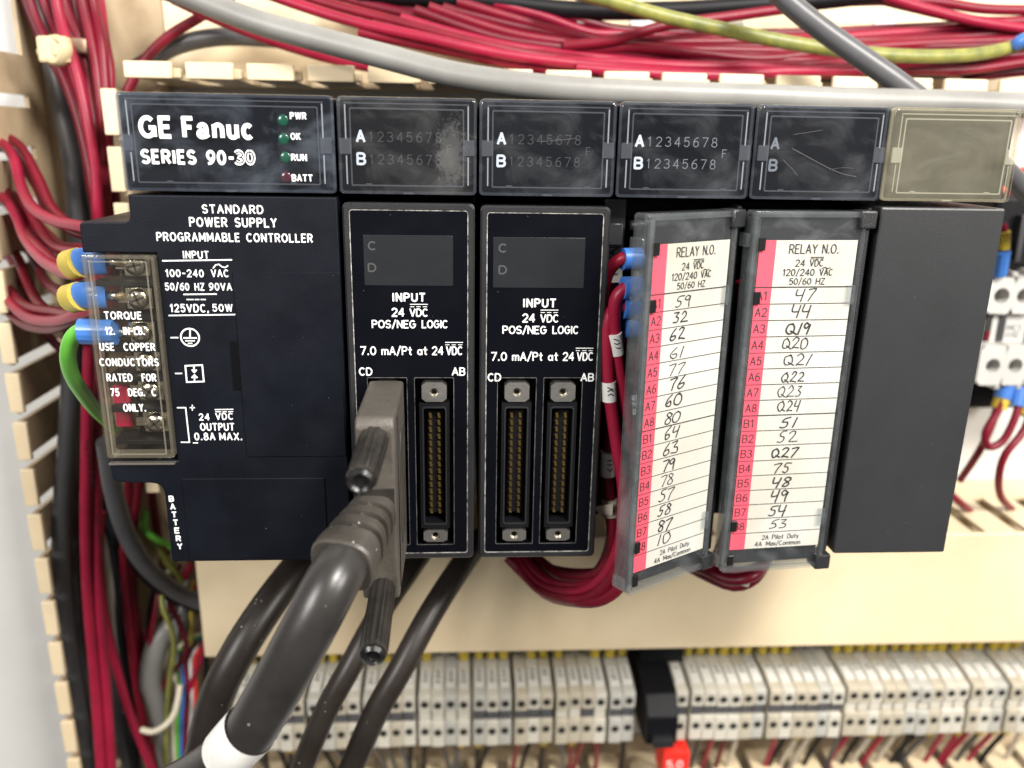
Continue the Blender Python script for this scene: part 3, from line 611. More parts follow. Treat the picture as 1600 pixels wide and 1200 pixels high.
def input_module(k, label, dv, du):
    x0, x1 = k*P+.5, (k+1)*P-.5
    t = thing('input_module', (k*P+P/2, 60, ZB), label, 'input module', 'input modules with connector sockets')
    m = MB(); m.prism(rrect(x0, x1, -LH+.3, -.3, .8), 1.2, 118, .2); obj('head', m, 'gloss', t)
    lens_cover(x0-.2, x1+.2, t, 'lens_worn' if k == 0 else 'lens', 'edge')
    indicator_print(k*P, t, 'white', 'dimmer')
    zt = -25.2-.3*k
    m = MB(); m.prism(rrect(x0+.2, x1-.2, ZB, zt, 1.3), 7.4, 118, 0); m.ring(rrect(x0+.2, x1-.2, ZB, zt, 1.3), rrect(x0+1.2, x1-1.2, ZB+1, zt-1, .8), 1.6, 7.35); obj('housing', m, 'dark', t)
    m = MB()
    n_ = len(rrect(0, 9, 0, 9, 1))
    o0 = rrect(x0+.2, x1-.2, ZB, zt, 1.3); o1 = rrect(x0+.7, x1-.7, ZB+.5, zt-.5, 1.1); i1 = rrect(x0+1.7, x1-1.7, ZB+1.5, zt-1.5, .8); i0 = rrect(x0+1.9, x1-1.9, ZB+1.7, zt-1.7, .7)
    vs_ = []; fs_ = []
    for L, y in ((o0, 1.55), (o0, .5), (o1, 0), (i1, 0), (i0, .5), (i0, 1.5)): vs_ += [(x, y, z) for x, z in L]
    for q in range(5):
        for i in range(n_): j = (i+1) % n_; fs_.append((q*n_+i, q*n_+j, (q+1)*n_+j, (q+1)*n_+i))
    m.add(vs_, fs_); obj('bezel', m, 'bezel', t)
    hs = [(k*P+5.6, k*P+15.9, -119.4, -70.6), (k*P+18.0, k*P+28.3, -119.4, -70.6)]
    m = MB(); m.plate(x0+1.7, x1-1.7, ZB+1.5, zt-1.5, hs, .35, 7.2, 7.0); obj('faceplate', m, 'gloss', t, smooth=False)
    m = MB(); m.ring(rrect(x0+1.85, x1-1.85, ZB+1.65, zt-1.65, .8), rrect(x0+2.05, x1-2.05, ZB+1.85, zt-1.85, .65), .22, .34)
    obj('worn_edge_line', m, 'worn', t, smooth=False); m = MB()
    for h in hs:
        m.ring(rrect(h[0]-.14, h[1]+.14, h[2]-.14, h[3]+.14, .3), rrect(h[0]+.01, h[1]-.01, h[2]+.01, h[3]-.01, .2), .25, .34)
        obj('recess_edge', m, 'worn2', t, smooth=False); m = MB()
    def q(u, v): return (u*(1-.0)+du, v+dv)
    a = at(567+du, 367+dv*.4, 0); b = at(708+du, 447+dv*.4, 0)
    m = MB(); m.prism(rrect(a.x, b.x, b.z, a.z, .3), .2, .34, .06); obj('display_window', m, 'display', t)
    m = MB()
    for ch, vt in (('C', 378), ('D', 412)):
        line_px(m, ch, 576+du, 587+du, vt+dv*.4, vt+12+dv*.4, .15, .42)
    obj('lettering', m, 'dimmer', t, False)
    m = MB(); Y = .28; dd = dv
    bold_px(m, 'INPUT', 613+du, 665+du, 457.5+dd, 471.5+dd, Y, .19)
    line_px(m, '24', 613+du, 631+du, 482+dd, 494+dd, Y, .4); line_px(m, 'VDC', 641+du, 668+du, 483+dd, 494+dd, Y, .36)
    line_px(m, 'POS/NEG', 582+du, 649+du, 501+dd, 512+dd, Y, .36); line_px(m, 'LOGIC', 660+du, 699+du, 501+dd, 512+dd, Y, .36)
    for t_, u0, u1 in (('7.0', 564, 587), ('mA/Pt', 597, 643), ('at', 653, 667), ('24', 676, 692), ('VDC', 698, 722)): line_px(m, t_, u0+du, u1+du, 542+dd, 554+dd, Y, .36)
    line_px(m, 'CD', 562+du*.985, 581+du*.985, 575+dd, 586+dd, Y, .36); line_px(m, 'AB', 707+du*.985, 726+du*.985, 575+dd, 586+dd, Y, .36)
    for u0, v0 in ((641, 475.5), (696, 535)):
        stroke_px(m, [(u0+du, v0+dd), (u0+27+du, v0+dd)], 0.2, Y, 3)
        for e in (0, 10, 20): stroke_px(m, [(u0+e+du, v0+3.8+dd), (u0+e+6+du, v0+3.8+dd)], .17, Y, 3)
    obj('lettering', m, 'white', t, False)
    for h in hs: socket(h[0], h[1], t)
    return t
input_module(0, 'black input module with the thick grey cable plugged into its left socket', 0, 0)
input_module(1, 'black input module with both pin sockets empty, third in the row', 9, 204)

# --- relay modules with swung-out label doors
def relay_module(k, label, left, hinge, rows, mirror):
    x0, x1 = k*P+.5, (k+1)*P-.5
    t = thing('relay_module', (k*P+P/2, 60, ZB), label, 'relay module', 'relay modules with hinged label doors')
    m = MB(); m.prism(rrect(x0, x1, -LH+.3, -.3, .8), 1.2, 118, .2); obj('head', m, 'gloss', t)
    lens_cover(x0-.2, x1+.2, t, 'lens', 'edge')
    indicator_print(k*P, t, 'white' if k == 2 else 'dimwhite', 'dimwhite', k == 2)
    m = MB(); m.box(x0+.2, x1-.2, 26, 118, ZB+1, -24.6); m.box(x1-1.8, x1-.3, 1.5, 25.9, ZB+1, -24.9, .4); m.box(x0+.3, x1-2, 22, 25.9, -30, -24.9, .4)
    obj('housing', m, 'dark', t)
    m = MB(); m.box(x0+10, x0+24, 14, 25.9, ZB+5, -31, .5)
    for j in range(9): z = -34-j*9.6; m.box(x0+9, x0+24.5, 10, 13.9, z-.6, z+.6, .2)
    obj('terminal_strip', m, 'dark', t)
    if k == 2:
        m = MB(); m.box(x0+.6, x0+6.4, 20, 21.5, -48, -24.9); sp_ = obj('side_strip', m, K['grey'], t)
        m = MB()
        for j, ch in enumerate('MDL'): line_text(m, ch, 0, 3.0, 0, 3.4, .5, lambda a, b, d=0, j=j: (x0+2+b*.9, 19.9-d, -38.0-a-j*3.8))
        obj('lettering', m, 'ink', sp_, False)
        m = MB(); a = at(960, 365, 8); m.box(a.x-2, a.x+2, 6, 9, a.z-3, a.z+3, .4); m.box(a.x-3, a.x-1.9, 6.4, 22, a.z-1.4, a.z+1, .2); m.tube([at(985, 352, 8), at(1015, 350, 8)], 1.3, 10); obj('latch', m, 'bezel', t)
    # door: local a (0 at the free edge .. W at the hinge), z, n (out of the front face)
    L = Vector((left[0], left[1], 0)); Hh = Vector((hinge[0], hinge[1], 0)); W = (Hh-L).length; ax = (Hh-L).normalized(); nn = Vector((ax.y, -ax.x, 0))
    if nn.y > 0: nn = -nn
    zt, zb = left[2], left[3]
    def D(a, z, n): p = L+ax*a+nn*n; return Vector((p.x, p.y, z))
    def dm(mb_): 
        for i, v in enumerate(mb_.v): mb_.v[i] = D(v.x, v.z, -v.y)
        return mb_
    m = MB(); m.prism(rrect(0, W-2.2, zb, zt, 1.2), -.6, .6, .25); door = obj('door', dm(m), 'door', t)
    m = MB(); m.ring(rrect(.05, W-2.25, zb+.05, zt-.05, 1.15), rrect(1.0, W-3.1, zb+1.4, zt-1.5, .5), -1.6, -.65)
    m.ring(rrect(.05, W-2.25, zb+.05, zt-.05, 1.15), rrect(.95, W-3.1, zb+.95, zt-.95, .5), .65, 4.2)
    m.box(.3, 1.9, -1.5, 4.0, zb+.6, zt-1.6, .3)
    obj('door_rim', dm(m), 'door_edge', door)
    m = MB(); m.box(1.6, W-3.3, .75, 1.1, zb+1.7, zt-1.8); obj('backing', dm(m), 'dark', door)
    for z in (zt+.2, zb+3.9): m = MB(); m.box(W-4.2, W+.4, -1.9, 3.4, z-4.6, z, .5, 2); obj('hinge_lug', dm(m), 'bezel', door)
    m = MB(); m.box(W-2.0, W-.6, -.8, 2.4, zb+4, zt-4.6, .4); obj('hinge_bar', dm(m), 'bezel', door)
    m = MB(); m.box(-1.5, -.1, -.6, 3.8, zt-9.2, zt-5.6, .4, 2); obj('edge_tab', dm(m), 'door_edge', door)
    m = MB(); m.box(-1.6, -.1, -.8, 3.2, zb+1.6, zb+5.0, .4, 2); obj('edge_tab', dm(m), 'door_edge', door)
    zrow0, zrow1 = -44.9, -114.6; ptop, pbot = -32.9, -119.6
    m = MB(); m.box(2.3, W-3.6, -.78, -.66, pbot, ptop); pp = obj('label_sheet', dm(m), 'paper', door, False)
    m = MB(); m.box(2.3, 6.7, -.86, -.79, pbot, ptop); obj('pink_strip', dm(m), 'pink', door, False)
    m = MB(); rh = (zrow0-zrow1)/16
    for j in range(17): m.ribbon([(2.4, zrow0-j*rh), (W-3.7, zrow0-j*rh)], .17 if j not in (0, 8) else .28, lambda a, b: D(a, b, .93))
    T = lambda a, b, d=0: D(a, b, .93+d)
    cxx = 16.9 if mirror else 16.4
    line_text(m, 'RELAY N.O.', cxx-6.4, cxx+7, ptop-3.3, 2.25, .24, T)
    line_text(m, '24', cxx-4.3, cxx-1.9, ptop-6.6, 1.65, .22, T); line_text(m, 'VDC', cxx-.4, cxx+3.2, ptop-6.6, 1.65, .22, T)
    m.ribbon([(cxx-.4, ptop-4.3), (cxx+3.2, ptop-4.3)], .2, lambda a, b: T(a, b))
    for e in (0, 1.3, 2.6): m.ribbon([(cxx-.3+e, ptop-4.68), (cxx+.6+e, ptop-4.68)], .16, lambda a, b: T(a, b))
    line_text(m, '~', cxx+3.1, cxx+5.3, ptop-8.0, 1.9, .22, T)
    line_text(m, '120/240', cxx-7.5, cxx+1.0, ptop-9.0, 1.65, .22, T); line_text(m, 'VAC', cxx+2.6, cxx+6.1, ptop-9.0, 1.65, .22, T)
    line_text(m, '50/60', cxx-5.5, cxx+.4, ptop-11.3, 1.55, .2, T); line_text(m, 'HZ', cxx+1.9, cxx+4.2, ptop-11.3, 1.55, .2, T)
    for j in range(16):
        line_text(m, ('A', 'B')[j//8]+str(j % 8+1), 2.9, 5.9 if j % 8 else 5.5, zrow0-(j+1)*rh+1.1, 2.15, .26, T)
    line_text(m, '2A', 11.8, 13.6, zrow1-2.3, 1.35, .16, T); line_text(m, 'Pilot', 14.8, 18.1, zrow1-2.3, 1.35, .16, T); line_text(m, 'Duty', 19.4, 22.7, zrow1-2.3, 1.35, .16, T)
    line_text(m, '4A', 9.8, 11.8, zrow1-4.3, 1.35, .16, T); line_text(m, 'Max/Common', 13.2, 23.4, zrow1-4.3, 1.35, .16, T, .18)
    obj('printed_lettering', m, 'ink', door, False)
    m = MB()
    for j, tx in enumerate(rows):
        x = (11.6 if mirror else 10.2)+random.uniform(-.5, .5)+(1.6 if len(tx) == 2 and mirror else 0)
        hgt = random.uniform(2.7, 3.3)
        line_text(m, tx, x, x+(5.0 if len(tx) == 2 else 7.0)*random.uniform(.9, 1.1), zrow0-(j+1)*rh+.75+random.uniform(-.25, .3), hgt, random.uniform(.24, .42), T, random.uniform(.06, .2), H, random.uniform(.02, .2), .05)
    obj('handwriting', m, 'ink', door, False)
    for z in (zt-8.2, zt-22.0, -112.0, zb+3.8): m = MB(); m.box(1.7, 3.5, -1.75, -.95, z-1.6, z+1.6, .15); obj('dark_clip', dm(m), 'rubber', door)
    for z in (-47, -110.5): m = MB(); m.box(W-5.2, W-3.2, -1.9, -.95, z-2.6, z+2.6, .2); obj('clear_clip', dm(m), 'door_edge', door)
    return t
relay_module(2, 'relay module whose label door is swung furthest open, labels starting 59', (73.6, -17.6, -25.6, -125.6), (101.2, -1), ['59', '32', '62', '61', '77', '76', '60', '80', '64', '63', '79', '78', '57', '58', '87', '10'], False)
relay_module(3, 'relay module with slightly open label door, labels starting 47, beside the blank module', (103.5, -4.2, -25.6, -126.4), (136.0, -1), ['47', '44', 'Q19', 'Q20', 'Q21', 'Q22', 'Q23', 'Q24', '51', '52', 'Q27', '75', '48', '49', '54', '53'], True)
# scratches on the lens of the second relay module
# --- blank module
bl = thing('blank_module', (4.5*P, 60, ZB), 'plain charcoal filler module with a clear greenish top lens, rightmost of the row', 'filler module')
x0, x1 = 4*P+.5, 5*P-.5
m = MB(); m.prism(rrect(x0, x1, ZB, -24.6, .7), 0, 118, .6); obj('housing', m, 'blank', bl)
m = MB(); m.prism(rrect(x0+.2, x1-.2, -LH+.3, -.3, .8), 2.5, 118, .3); obj('head', m, mat('grey_green_insert', (.115, .112, .094), .5, var=.35, vscale=60), bl)
lens_cover(x0-.2, x1+.2, bl, 'lens_clear', 'edge_clear')

# ================================================================== the plugged cable
pl = thing('connector_plug', at(590, 930, -18), 'grey connector plug with ribbed boot and thick charcoal cable in front of the modules', 'cable plug')
HX0, HX1 = 6.1, 15.2
def yz_prism(mb_, prof, x0, x1, b=.5, seg=2):                       # outline in y,z pushed along x
    bm = bmesh.new(); n = len(prof)
    A = [bm.verts.new((x0, y, z)) for y, z in prof]; B = [bm.verts.new((x1, y, z)) for y, z in prof]
    bm.faces.new(A); bm.faces.new(B[::-1])
    for i in range(n): bm.faces.new((A[i], B[i], B[(i+1) % n], A[(i+1) % n]))
    bmesh.ops.recalc_face_normals(bm, faces=bm.faces[:])
    if b: bmesh.ops.bevel(bm, geom=bm.edges[:], offset=b, segments=seg, affect='EDGES', profile=.5)
    return mb_.bm(bm)
m = MB(); yz_prism(m, [(-.8, -70.9), (-31.0, -70.9), (-32.5, -73.0), (-31.5, -86), (-30.5, -112), (-28.5, -119.5), (-.8, -119.5)], HX0, HX1, .9, 3)
hood = obj('hood', m, 'hood', pl)
m = MB(); yz_prism(m, [(-4, -79.5), (-17, -79.5), (-19, -84), (-19, -106), (-17, -110), (-4, -110)], HX1+.02, HX1+.25, .08, 1); obj('side_panel', m, 'boot', hood)
m = MB(); yz_prism(m, [(-24.5, -73), (-25.2, -73), (-25.2, -118), (-24.5, -118)], HX1+.02, HX1+.16, 0); obj('seam', m, 'dark', hood)
m = MB(); yz_prism(m, [(-31.2, -88.5), (-31.75, -88.5), (-31.35, -97), (-30.9, -97)], HX0+.5, HX1-.5, .1, 1); obj('front_band', m, 'knob', hood)
def thumb(zc, y0, y1, r, dx=0, tilt=0.0, rb=1.0):
    m = MB(); n = 44; prof = []
    c = Vector(((HX0+HX1)/2+dx, y0, zc)); ax = Vector((0.0, -1, tilt)).normalized(); u = Vector((1, 0, 0)); v_ = ax.cross(u)
    L = y0-y1; base = 0
    rings = [(0, .75), (1.0, 1), (L-1.2, rb), (L, rb*.88)]
    for h, k in rings:
        for i in range(n):
            rr = r*k*(1 if i % 4 < 2 else .93); t = 2*math.pi*i/n; m.v.append(c+ax*h+(u*math.cos(t)+v_*math.sin(t))*rr)
    for q in range(len(rings)-1):
        for i in range(n): a = q*n+i; b = q*n+(i+1) % n; m.f.append((a, b, b+n, a+n))
    o = obj('thumbscrew', m, 'knob', pl)
    m = MB(); m.lathe(c+ax*(L-.6), ax, [(0, r*rb*.86), (1.2, r*rb*.84), (1.9, r*rb*.62), (1.5, r*rb*.45), (.6, r*rb*.40)], 22); obj('knob_end', m, 'rubber', o)
    return o
thumb(-76.2, -30.0, -57, 3.5, -.2, 0.02, .92)
thumb(-115.2, -27.0, -54, 3.1, .6, -0.10, 1.05)
A = at(588, 795, -29); B = at(533, 886, -50); ax = (B-A).normalized()
# ribbed boot: squarish section that widens to the collar, grooves cut round it
ux = (Vector((1, 0, 0))-ax*ax.x).normalized(); uz = ax.cross(ux)
m = MB(); L = (B-A).length; n = 28; rings = []
prof = [(0, .72), (.06, .80), (.20, .84), (.205, .66), (.28, .66), (.285, .87), (.40, .91), (.405, .71), (.48, .71), (.485, .94), (.62, .98), (.625, .77), (.70, .77), (.705, 1.0), (.86, 1.06), (.97, 1.06), (1.0, 1.0), (1.0, .75)]
for t, k in prof:
    for i in range(n):
        a = 2*math.pi*i/n; cx, cz = math.cos(a), math.sin(a); q = (abs(cx)**3.2+abs(cz)**3.2)**(-1/3.2)
        bridge = abs(cx) < .16                                       # spine left between the grooves
        kk = k
        if bridge and k in (.66, .71, .77) and t > .1: kk = k+.17
        m.v.append(A+ax*(L*t)+(ux*cx*6.7+uz*cz*6.2)*q*kk)
for s_ in range(len(prof)-1):
    for i in range(n): a = s_*n+i; b = s_*n+(i+1) % n; m.f.append((a, b, b+n, a+n))
obj('strain_relief', m, 'boot', pl, angle=28)
cab = [B-ax*4, B+ax*4, at(480, 985, -58), at(428, 1080, -57), at(376, 1160, -52), at(312, 1210, -44), at(235, 1250, -34)]
m = MB(); m.tube(cab, 5.8, 32); cb = obj('cable', m, 'thick', pl)
pA = at(391, 1139, -53.4); pB = at(358, 1175, -50.4)
m = MB(); m.tube([pA, (pA+pB)/2+Vector((-.2, -.3, 0)), pB], 6.25, 32, True, False); lb = obj('label_band', m, 'sleeve', cb)
dr = (pB-pA).normalized(); mid = pA.lerp(pB, .5)
m = MB(); tw = Vector((0, -1, 0)); tw = (tw-dr*tw.dot(dr)).normalized(); side = dr.cross(tw)
for i, ang in enumerate((-.9, -.72, -.5, -.3, -.1, .1, .3)):
    p = [mid+(tw*math.cos(ang+e)+side*math.sin(ang+e))*6.35+dr*(h) for e, h in ((0, -.6), (.07, -.6), (.07, .2+.5*(i % 3)), (0, .2+.5*(i % 3)))]
    m.add(p, [(0, 1, 2, 3)])
obj('band_print', m, K['dimwhite'], lb, False)

# ================================================================== wires and cables
def wire(name, mt, r, pts, label, cat='wire', group=None, n=12, rad=None):
    m = MB(); m.tube([at(*p) for p in pts], rad or r, n)
    return obj(name, m, mt, label=label, cat=cat, group=group)
def sleeve_on(o, p0, p1, r, mt, name, flat=1.0, n=12, mid=None):
    m = MB(); pts = [at(*p0)]+([at(*mid)] if mid else [])+[at(*p1)]; m.tube(pts, r, n, flat=flat); return obj(name, m, mt, o)
GL = 'red wires bundled down the left duct'
RW = [('red', 1.75, [(34, -40, 120), (55, 25, 118), (82, 80, 115), (112, 150, 112), (134, 230, 108), (146, 300, 104), (152, 380, 100), (150, 620, 100)], 'red wire at the left side of the bundle above the cream cable tie'),
      ('red', 1.75, [(56, -40, 122), (76, 30, 122), (100, 80, 118), (116, 140, 114), (140, 220, 108), (155, 300, 102), (160, 390, 98), (160, 620, 100)], 'red wire second from left in the top left bundle'),
      ('red2', 1.9, [(82, -40, 108), (92, 20, 106), (106, 70, 103), (122, 120, 100), (138, 195, 97), (148, 260, 96), (152, 330, 95), (150, 400, 96), (140, 560, 100)], 'bright red wire running in front of the top left bundle'),
      ('red', 1.75, [(90, -40, 118), (104, 15, 116), (122, 55, 114), (134, 100, 112), (146, 160, 108), (156, 240, 104), (160, 330, 102), (165, 480, 102)], 'red wire passing behind the bright wire in the top left bundle'),
      ('red', 1.85, [(122, -40, 114), (130, 10, 112), (142, 60, 109), (151, 110, 106), (156, 170, 103), (158, 250, 101), (160, 340, 100), (170, 480, 100)], 'red wire second from right in the top left bundle'),
      ('red', 1.85, [(138, -40, 116), (148, 15, 114), (158, 60, 110), (163, 110, 107), (166, 170, 104), (168, 260, 102), (166, 340, 101), (176, 480, 102)], 'red wire at the right side of the top left bundle'),
      ('red3', 1.75, [(110, -40, 128), (124, 30, 126), (136, 90, 120), (150, 150, 116), (168, 215, 112), (178, 270, 110), (180, 340, 108), (180, 480, 108)], 'deep red wire half hidden at the back of the left bundle'),
      ('red3', 1.75, [(60, -40, 130), (88, 60, 126), (110, 130, 122), (130, 200, 118), (150, 260, 114), (168, 310, 112), (172, 400, 110)], 'deep red wire crossing behind the cream cable tie')]
for mt, r, pts, lab in RW: wire('red_wire', mt, r, pts, lab, group=GL)
for i in range(6):
    j0 = [0, 1, 3, 4, 5, 6][i]; du_ = (-9, 7, -6, 8, 10, -8)[i]
    wire('red_wire', ['red3', 'red', 'red3', 'red', 'red2', 'red3'][i], 1.65, [(u+du_*(1-min(v, 300)/420)+random.uniform(-3, 3), v, Y+7+random.uniform(0, 3)) for u, v, Y in RW[j0][2]], 'red wire behind the front strands at top left, %s of six from the left' % ['first', 'third', 'second', 'fourth', 'sixth', 'fifth'][i], group=GL)
wire('grey_cable', 'midgrey', 4.6, [(60, -60, 132), (80, 60, 130), (100, 160, 127), (118, 260, 124), (124, 330, 122), (130, 430, 118), (132, 560, 118), (136, 700, 118), (150, 900, 118), (176, 1060, 118), (215, 1230, 118)], 'slate grey cable behind the red wires in the left duct', 'cable', n=18)
tie = at(92, 78, 100)
m = MB(); m.tube([at(70, 82, 110), at(78, 92, 101), at(95, 96, 99), at(103, 80, 98), at(101, 68, 99), at(90, 63, 100), at(74, 68, 104)], 1.7, 10, flat=1.6)
a = at(86, 78, 100); m.box(a.x-5.2, a.x+5.2, 97.5, 103, a.z-4.4, a.z+4.4, 1.2, 2)
a = at(94, 80, 97.5); m.box(a.x-2.4, a.x+2.6, 96.8, 97.6, a.z-1.6, a.z+2.4, .5)
ct = obj('cable_tie', m, mat('cream_nylon', (.60, .50, .30), .4), label='cream cable tie round the red bundle in the top left corner', cat='cable tie')
m = MB(); a = at(132, 72, 112); m.tube([at(108, 70, 112), at(132, 72, 108), at(158, 76, 112)], 2.4, 8, flat=.4); obj('strap', m, mat('tan_strap', (.45, .32, .22), .5), ct)
# wires entering from the left duct wall
LW = [('red', 1.75, [(-60, 222, 118), (-10, 211, 112), (28, 226, 106), (58, 275, 92), (78, 320, 78), (100, 345, 64), (128, 358, 52), (180, 372, 40)], 'red wire looping highest out of the left duct towards the power supply'),
      ('red2', 1.8, [(-60, 235, 112), (-5, 222, 104), (20, 245, 96), (33, 292, 84), (52, 325, 70), (85, 345, 56), (130, 355, 40), (180, 370, 30)], 'bright red wire dipping below the highest loop at the left edge'),
      ('red', 1.8, [(-60, 300, 120), (-5, 297, 112), (28, 312, 100), (55, 350, 84), (80, 382, 66), (105, 392, 50), (140, 396, 34), (180, 410, 26)], 'red wire curving to the level of the upper blue terminal'),
      ('red2', 1.9, [(-60, 320, 112), (-8, 305, 100), (22, 330, 88), (40, 372, 74), (66, 405, 52), (98, 424, 32), (122, 428, 20)], 'red wire ending in the upper yellow and blue terminal lug'),
      ('red', 1.75, [(-30, 376, 118), (8, 382, 110), (26, 400, 100), (42, 440, 88), (62, 475, 74), (92, 494, 56), (120, 493, 40), (160, 480, 26)], 'red wire curving low below the yellow sleeves by the left duct'),
      ('red3', 1.75, [(-20, 380, 122), (38, 388, 116), (56, 412, 104), (72, 440, 86), (92, 455, 58), (110, 462, 34), (124, 466, 20)], 'deep red wire ending in the lower yellow and blue terminal lug'),
      ('red2', 1.85, [(-50, 405, 112), (-6, 440, 98), (14, 470, 86), (44, 496, 70), (84, 502, 50), (120, 492, 32), (160, 478, 22)], 'bright red wire sweeping in lowest from the left edge'),
      ('red3', 1.7, [(18, 462, 118), (40, 480, 112), (62, 510, 106), (84, 535, 104), (104, 552, 104), (134, 570, 106)], 'deep red wire running down behind the green wire'),
      ('red', 1.7, [(20, 300, 124), (52, 340, 118), (74, 365, 108), (96, 384, 92), (128, 388, 72), (180, 392, 60)], 'red wire tucked behind the others beside the moulded step')]
for i, (mt, r, pts, lab) in enumerate(LW):
    o = wire('red_wire', mt, r, pts, lab, group='red wires from the left duct to the power supply')
    if i in (3, 5):
        v0 = 412 if i == 3 else 465
        sleeve_on(o, (110, v0+2, 14), (126, v0-2, 9), 4.0, 'yellow', 'marker_sleeve', .8, 16)
        lug = sleeve_on(o, (121, v0-2, 10), (166, v0-4, 8.0), 3.7, 'blue', 'terminal_lug', .62, 16, (145, v0-4, 7.6))
        sleeve_on(o, (166, v0-4, 8), (190, v0-2, 6.0), 1.3, 'screw', 'crimp_barrel', 1, 10)
for i, (j0, dv_, nm) in enumerate(((0, 16, 'first'), (2, 14, 'second'), (3, -14, 'third'), (4, 16, 'fourth'), (6, -16, 'fifth'), (6, 14, 'sixth'))):
    wire('red_wire', ['red3', 'red', 'red', 'red3', 'red', 'red3'][i], 1.7, [(u+random.uniform(-4, 4), v+dv_*(1 if k < 5 else .3)+random.uniform(-3, 3), Y+7) for k, (u, v, Y) in enumerate(LW[j0][2])], 'red wire behind the loops at the left edge, %s from the top' % nm, group='red wires from the left duct to the power supply')
g = wire('green_wire', 'green', 2.1, [(136, 515, 6), (124, 518, 6), (112, 530, 7), (106, 555, 10), (112, 585, 16), (128, 612, 24), (150, 640, 36), (180, 668, 50)], 'bright green wire curving from the blue lug beside the power supply', n=16)
sleeve_on(g, (126, 518, 4), (180, 519, 3.5), 3.5, 'blue', 'terminal_lug', .8, 16); sleeve_on(g, (178, 519, 6), (205, 520, 5), 1.4, 'screw', 'crimp_barrel', 1, 10)
# lower left bundle
BW = [('red_wire', 'red2', 2.1, [(140, 540, 84), (137, 620, 84), (135, 720, 84), (134, 830, 84), (138, 940, 84), (148, 1060, 84), (160, 1230, 84)], 'bright red wire running straight down the lower left duct, left of a pair'),
      ('red_wire', 'red2', 2.1, [(150, 560, 92), (151, 640, 90), (151, 740, 88), (151, 850, 87), (156, 960, 86), (166, 1080, 86), (176, 1230, 86)], 'bright red wire running straight down the lower left duct, right of a pair'),
      ('red_wire', 'red2', 1.8, [(158, 800, 98), (156, 880, 97), (164, 960, 96), (184, 1050, 96), (208, 1130, 96), (250, 1230, 96)], 'thin red wire bending away from the bright pair at lower left'),
      ('red_wire', 'red', 1.8, [(200, 730, 104), (202, 770, 104), (194, 850, 104), (196, 920, 106), (206, 1010, 106), (220, 1110, 106), (246, 1230, 106)], 'red wire hanging below the left step of the power supply'),
      ('red_wire', 'red3', 1.8, [(222, 740, 112), (212, 800, 112), (206, 880, 112), (212, 960, 112), (226, 1050, 112), (242, 1130, 112), (256, 1230, 112)], 'deep red wire behind the one below the left step'),
      ('red_wire', 'red3', 1.8, [(236, 760, 120), (246, 830, 120), (254, 880, 120), (236, 970, 120), (224, 1010, 120)], 'deep red wire crossing near the battery compartment edge'),
      ('red_wire', 'red', 1.8, [(300, 880, 122), (268, 940, 120), (248, 990, 118), (246, 1050, 116), (270, 1120, 114), (282, 1230, 112)], 'red wire beside the strip of coloured wires at lower left'),
      ('black_cable', 'darkgrey', 3.8, [(118, 480, 100), (112, 600, 98), (106, 700, 96), (98, 800, 94), (97, 900, 94), (106, 1000, 94), (122, 1090, 94), (152, 1230, 94)], 'dark grey cable nearest the lips of the left duct'),
      ('black_cable', 'darkgrey', 3.2, [(124, 640, 112), (118, 760, 108), (114, 860, 106), (118, 960, 106), (130, 1070, 106), (150, 1160, 106), (170, 1230, 106)], 'dark grey cable between the left cable and the bright red pair'),
      ('black_wire', 'dark', 1.9, [(160, 780, 116), (176, 850, 112), (186, 920, 110), (190, 1000, 110), (204, 1090, 110), (214, 1230, 110)], 'black wire descending beside the cream wire at lower left'),
      ('cream_wire', 'cream_wire', 2.6, [(152, 760, 120), (164, 830, 118), (176, 900, 116), (180, 970, 116), (194, 1040, 114), (202, 1110, 114)], 'cream wire descending through the lower left duct'),
      ('grey_cable', 'midgrey', 3.4, [(166, 690, 70), (176, 760, 76), (192, 820, 82), (216, 868, 88), (250, 905, 96), (300, 936, 106), (380, 960, 112)], 'slate grey cable curving right below the battery compartment', ),
      ('black_cable', 'dark', 2.4, [(150, 770, 110), (180, 830, 108), (212, 880, 106), (250, 920, 108), (310, 950, 112), (380, 968, 116)], 'black cable curving right beneath the slate grey one'),
      ('grey_cable', 'grey', 5.0, [(300, 962, 118), (266, 980, 112), (246, 1010, 108), (236, 1060, 106), (250, 1110, 108), (270, 1230, 112)], 'light grey cable bending down beside the coloured strip wires'),
      ('green_wire', 'green', 1.4, [(228, 800, 118), (226, 826, 112), (244, 842, 112), (262, 850, 116), (290, 870, 122)], 'short green wire peeking out beside the battery lettering'),
      ('olive_wire', 'olive', 1.8, [(214, 812, 122), (240, 850, 118), (262, 880, 118), (290, 920, 120)], 'olive wire below the short green wire'),
      ('white_wire', 'cream_wire', 1.3, [(222, 1140, 96), (240, 1143, 94), (262, 1130, 94), (275, 1108, 98), (282, 1070, 104)], 'thin white wire hooked across the red wires at lower left')]
pr_ = []
for nm, mt, r, pts, lab in BW: pr_.append(wire(nm, mt, r, pts, lab, 'cable' if 'cable' in nm else 'wire', 'wires in the lower left duct', 12 if r < 3 else 18))
cw = [('cream_wire', .9, 'thin cream'), ('green', .9, 'thin green'), ('blue', .8, 'thin blue'), ('red', .9, 'thin red'), ('sleeve', .8, 'thin white'), ('fusered', .7, 'thin orange red')]
for i, (mt, r, nm) in enumerate(cw):
    wire('thin_wire', mt, r, [(330-5*i, 985+4*i, 122), (292+4*i, 1000+3*i, 114-i), (270+7*i, 1030, 108), (276+6*i, 1075, 106), (270+7*i, 1130, 106), (276+4*i, 1230, 108)], nm+' wire in the fan of coloured wires at lower left', group='thin coloured wires fanned at lower left')
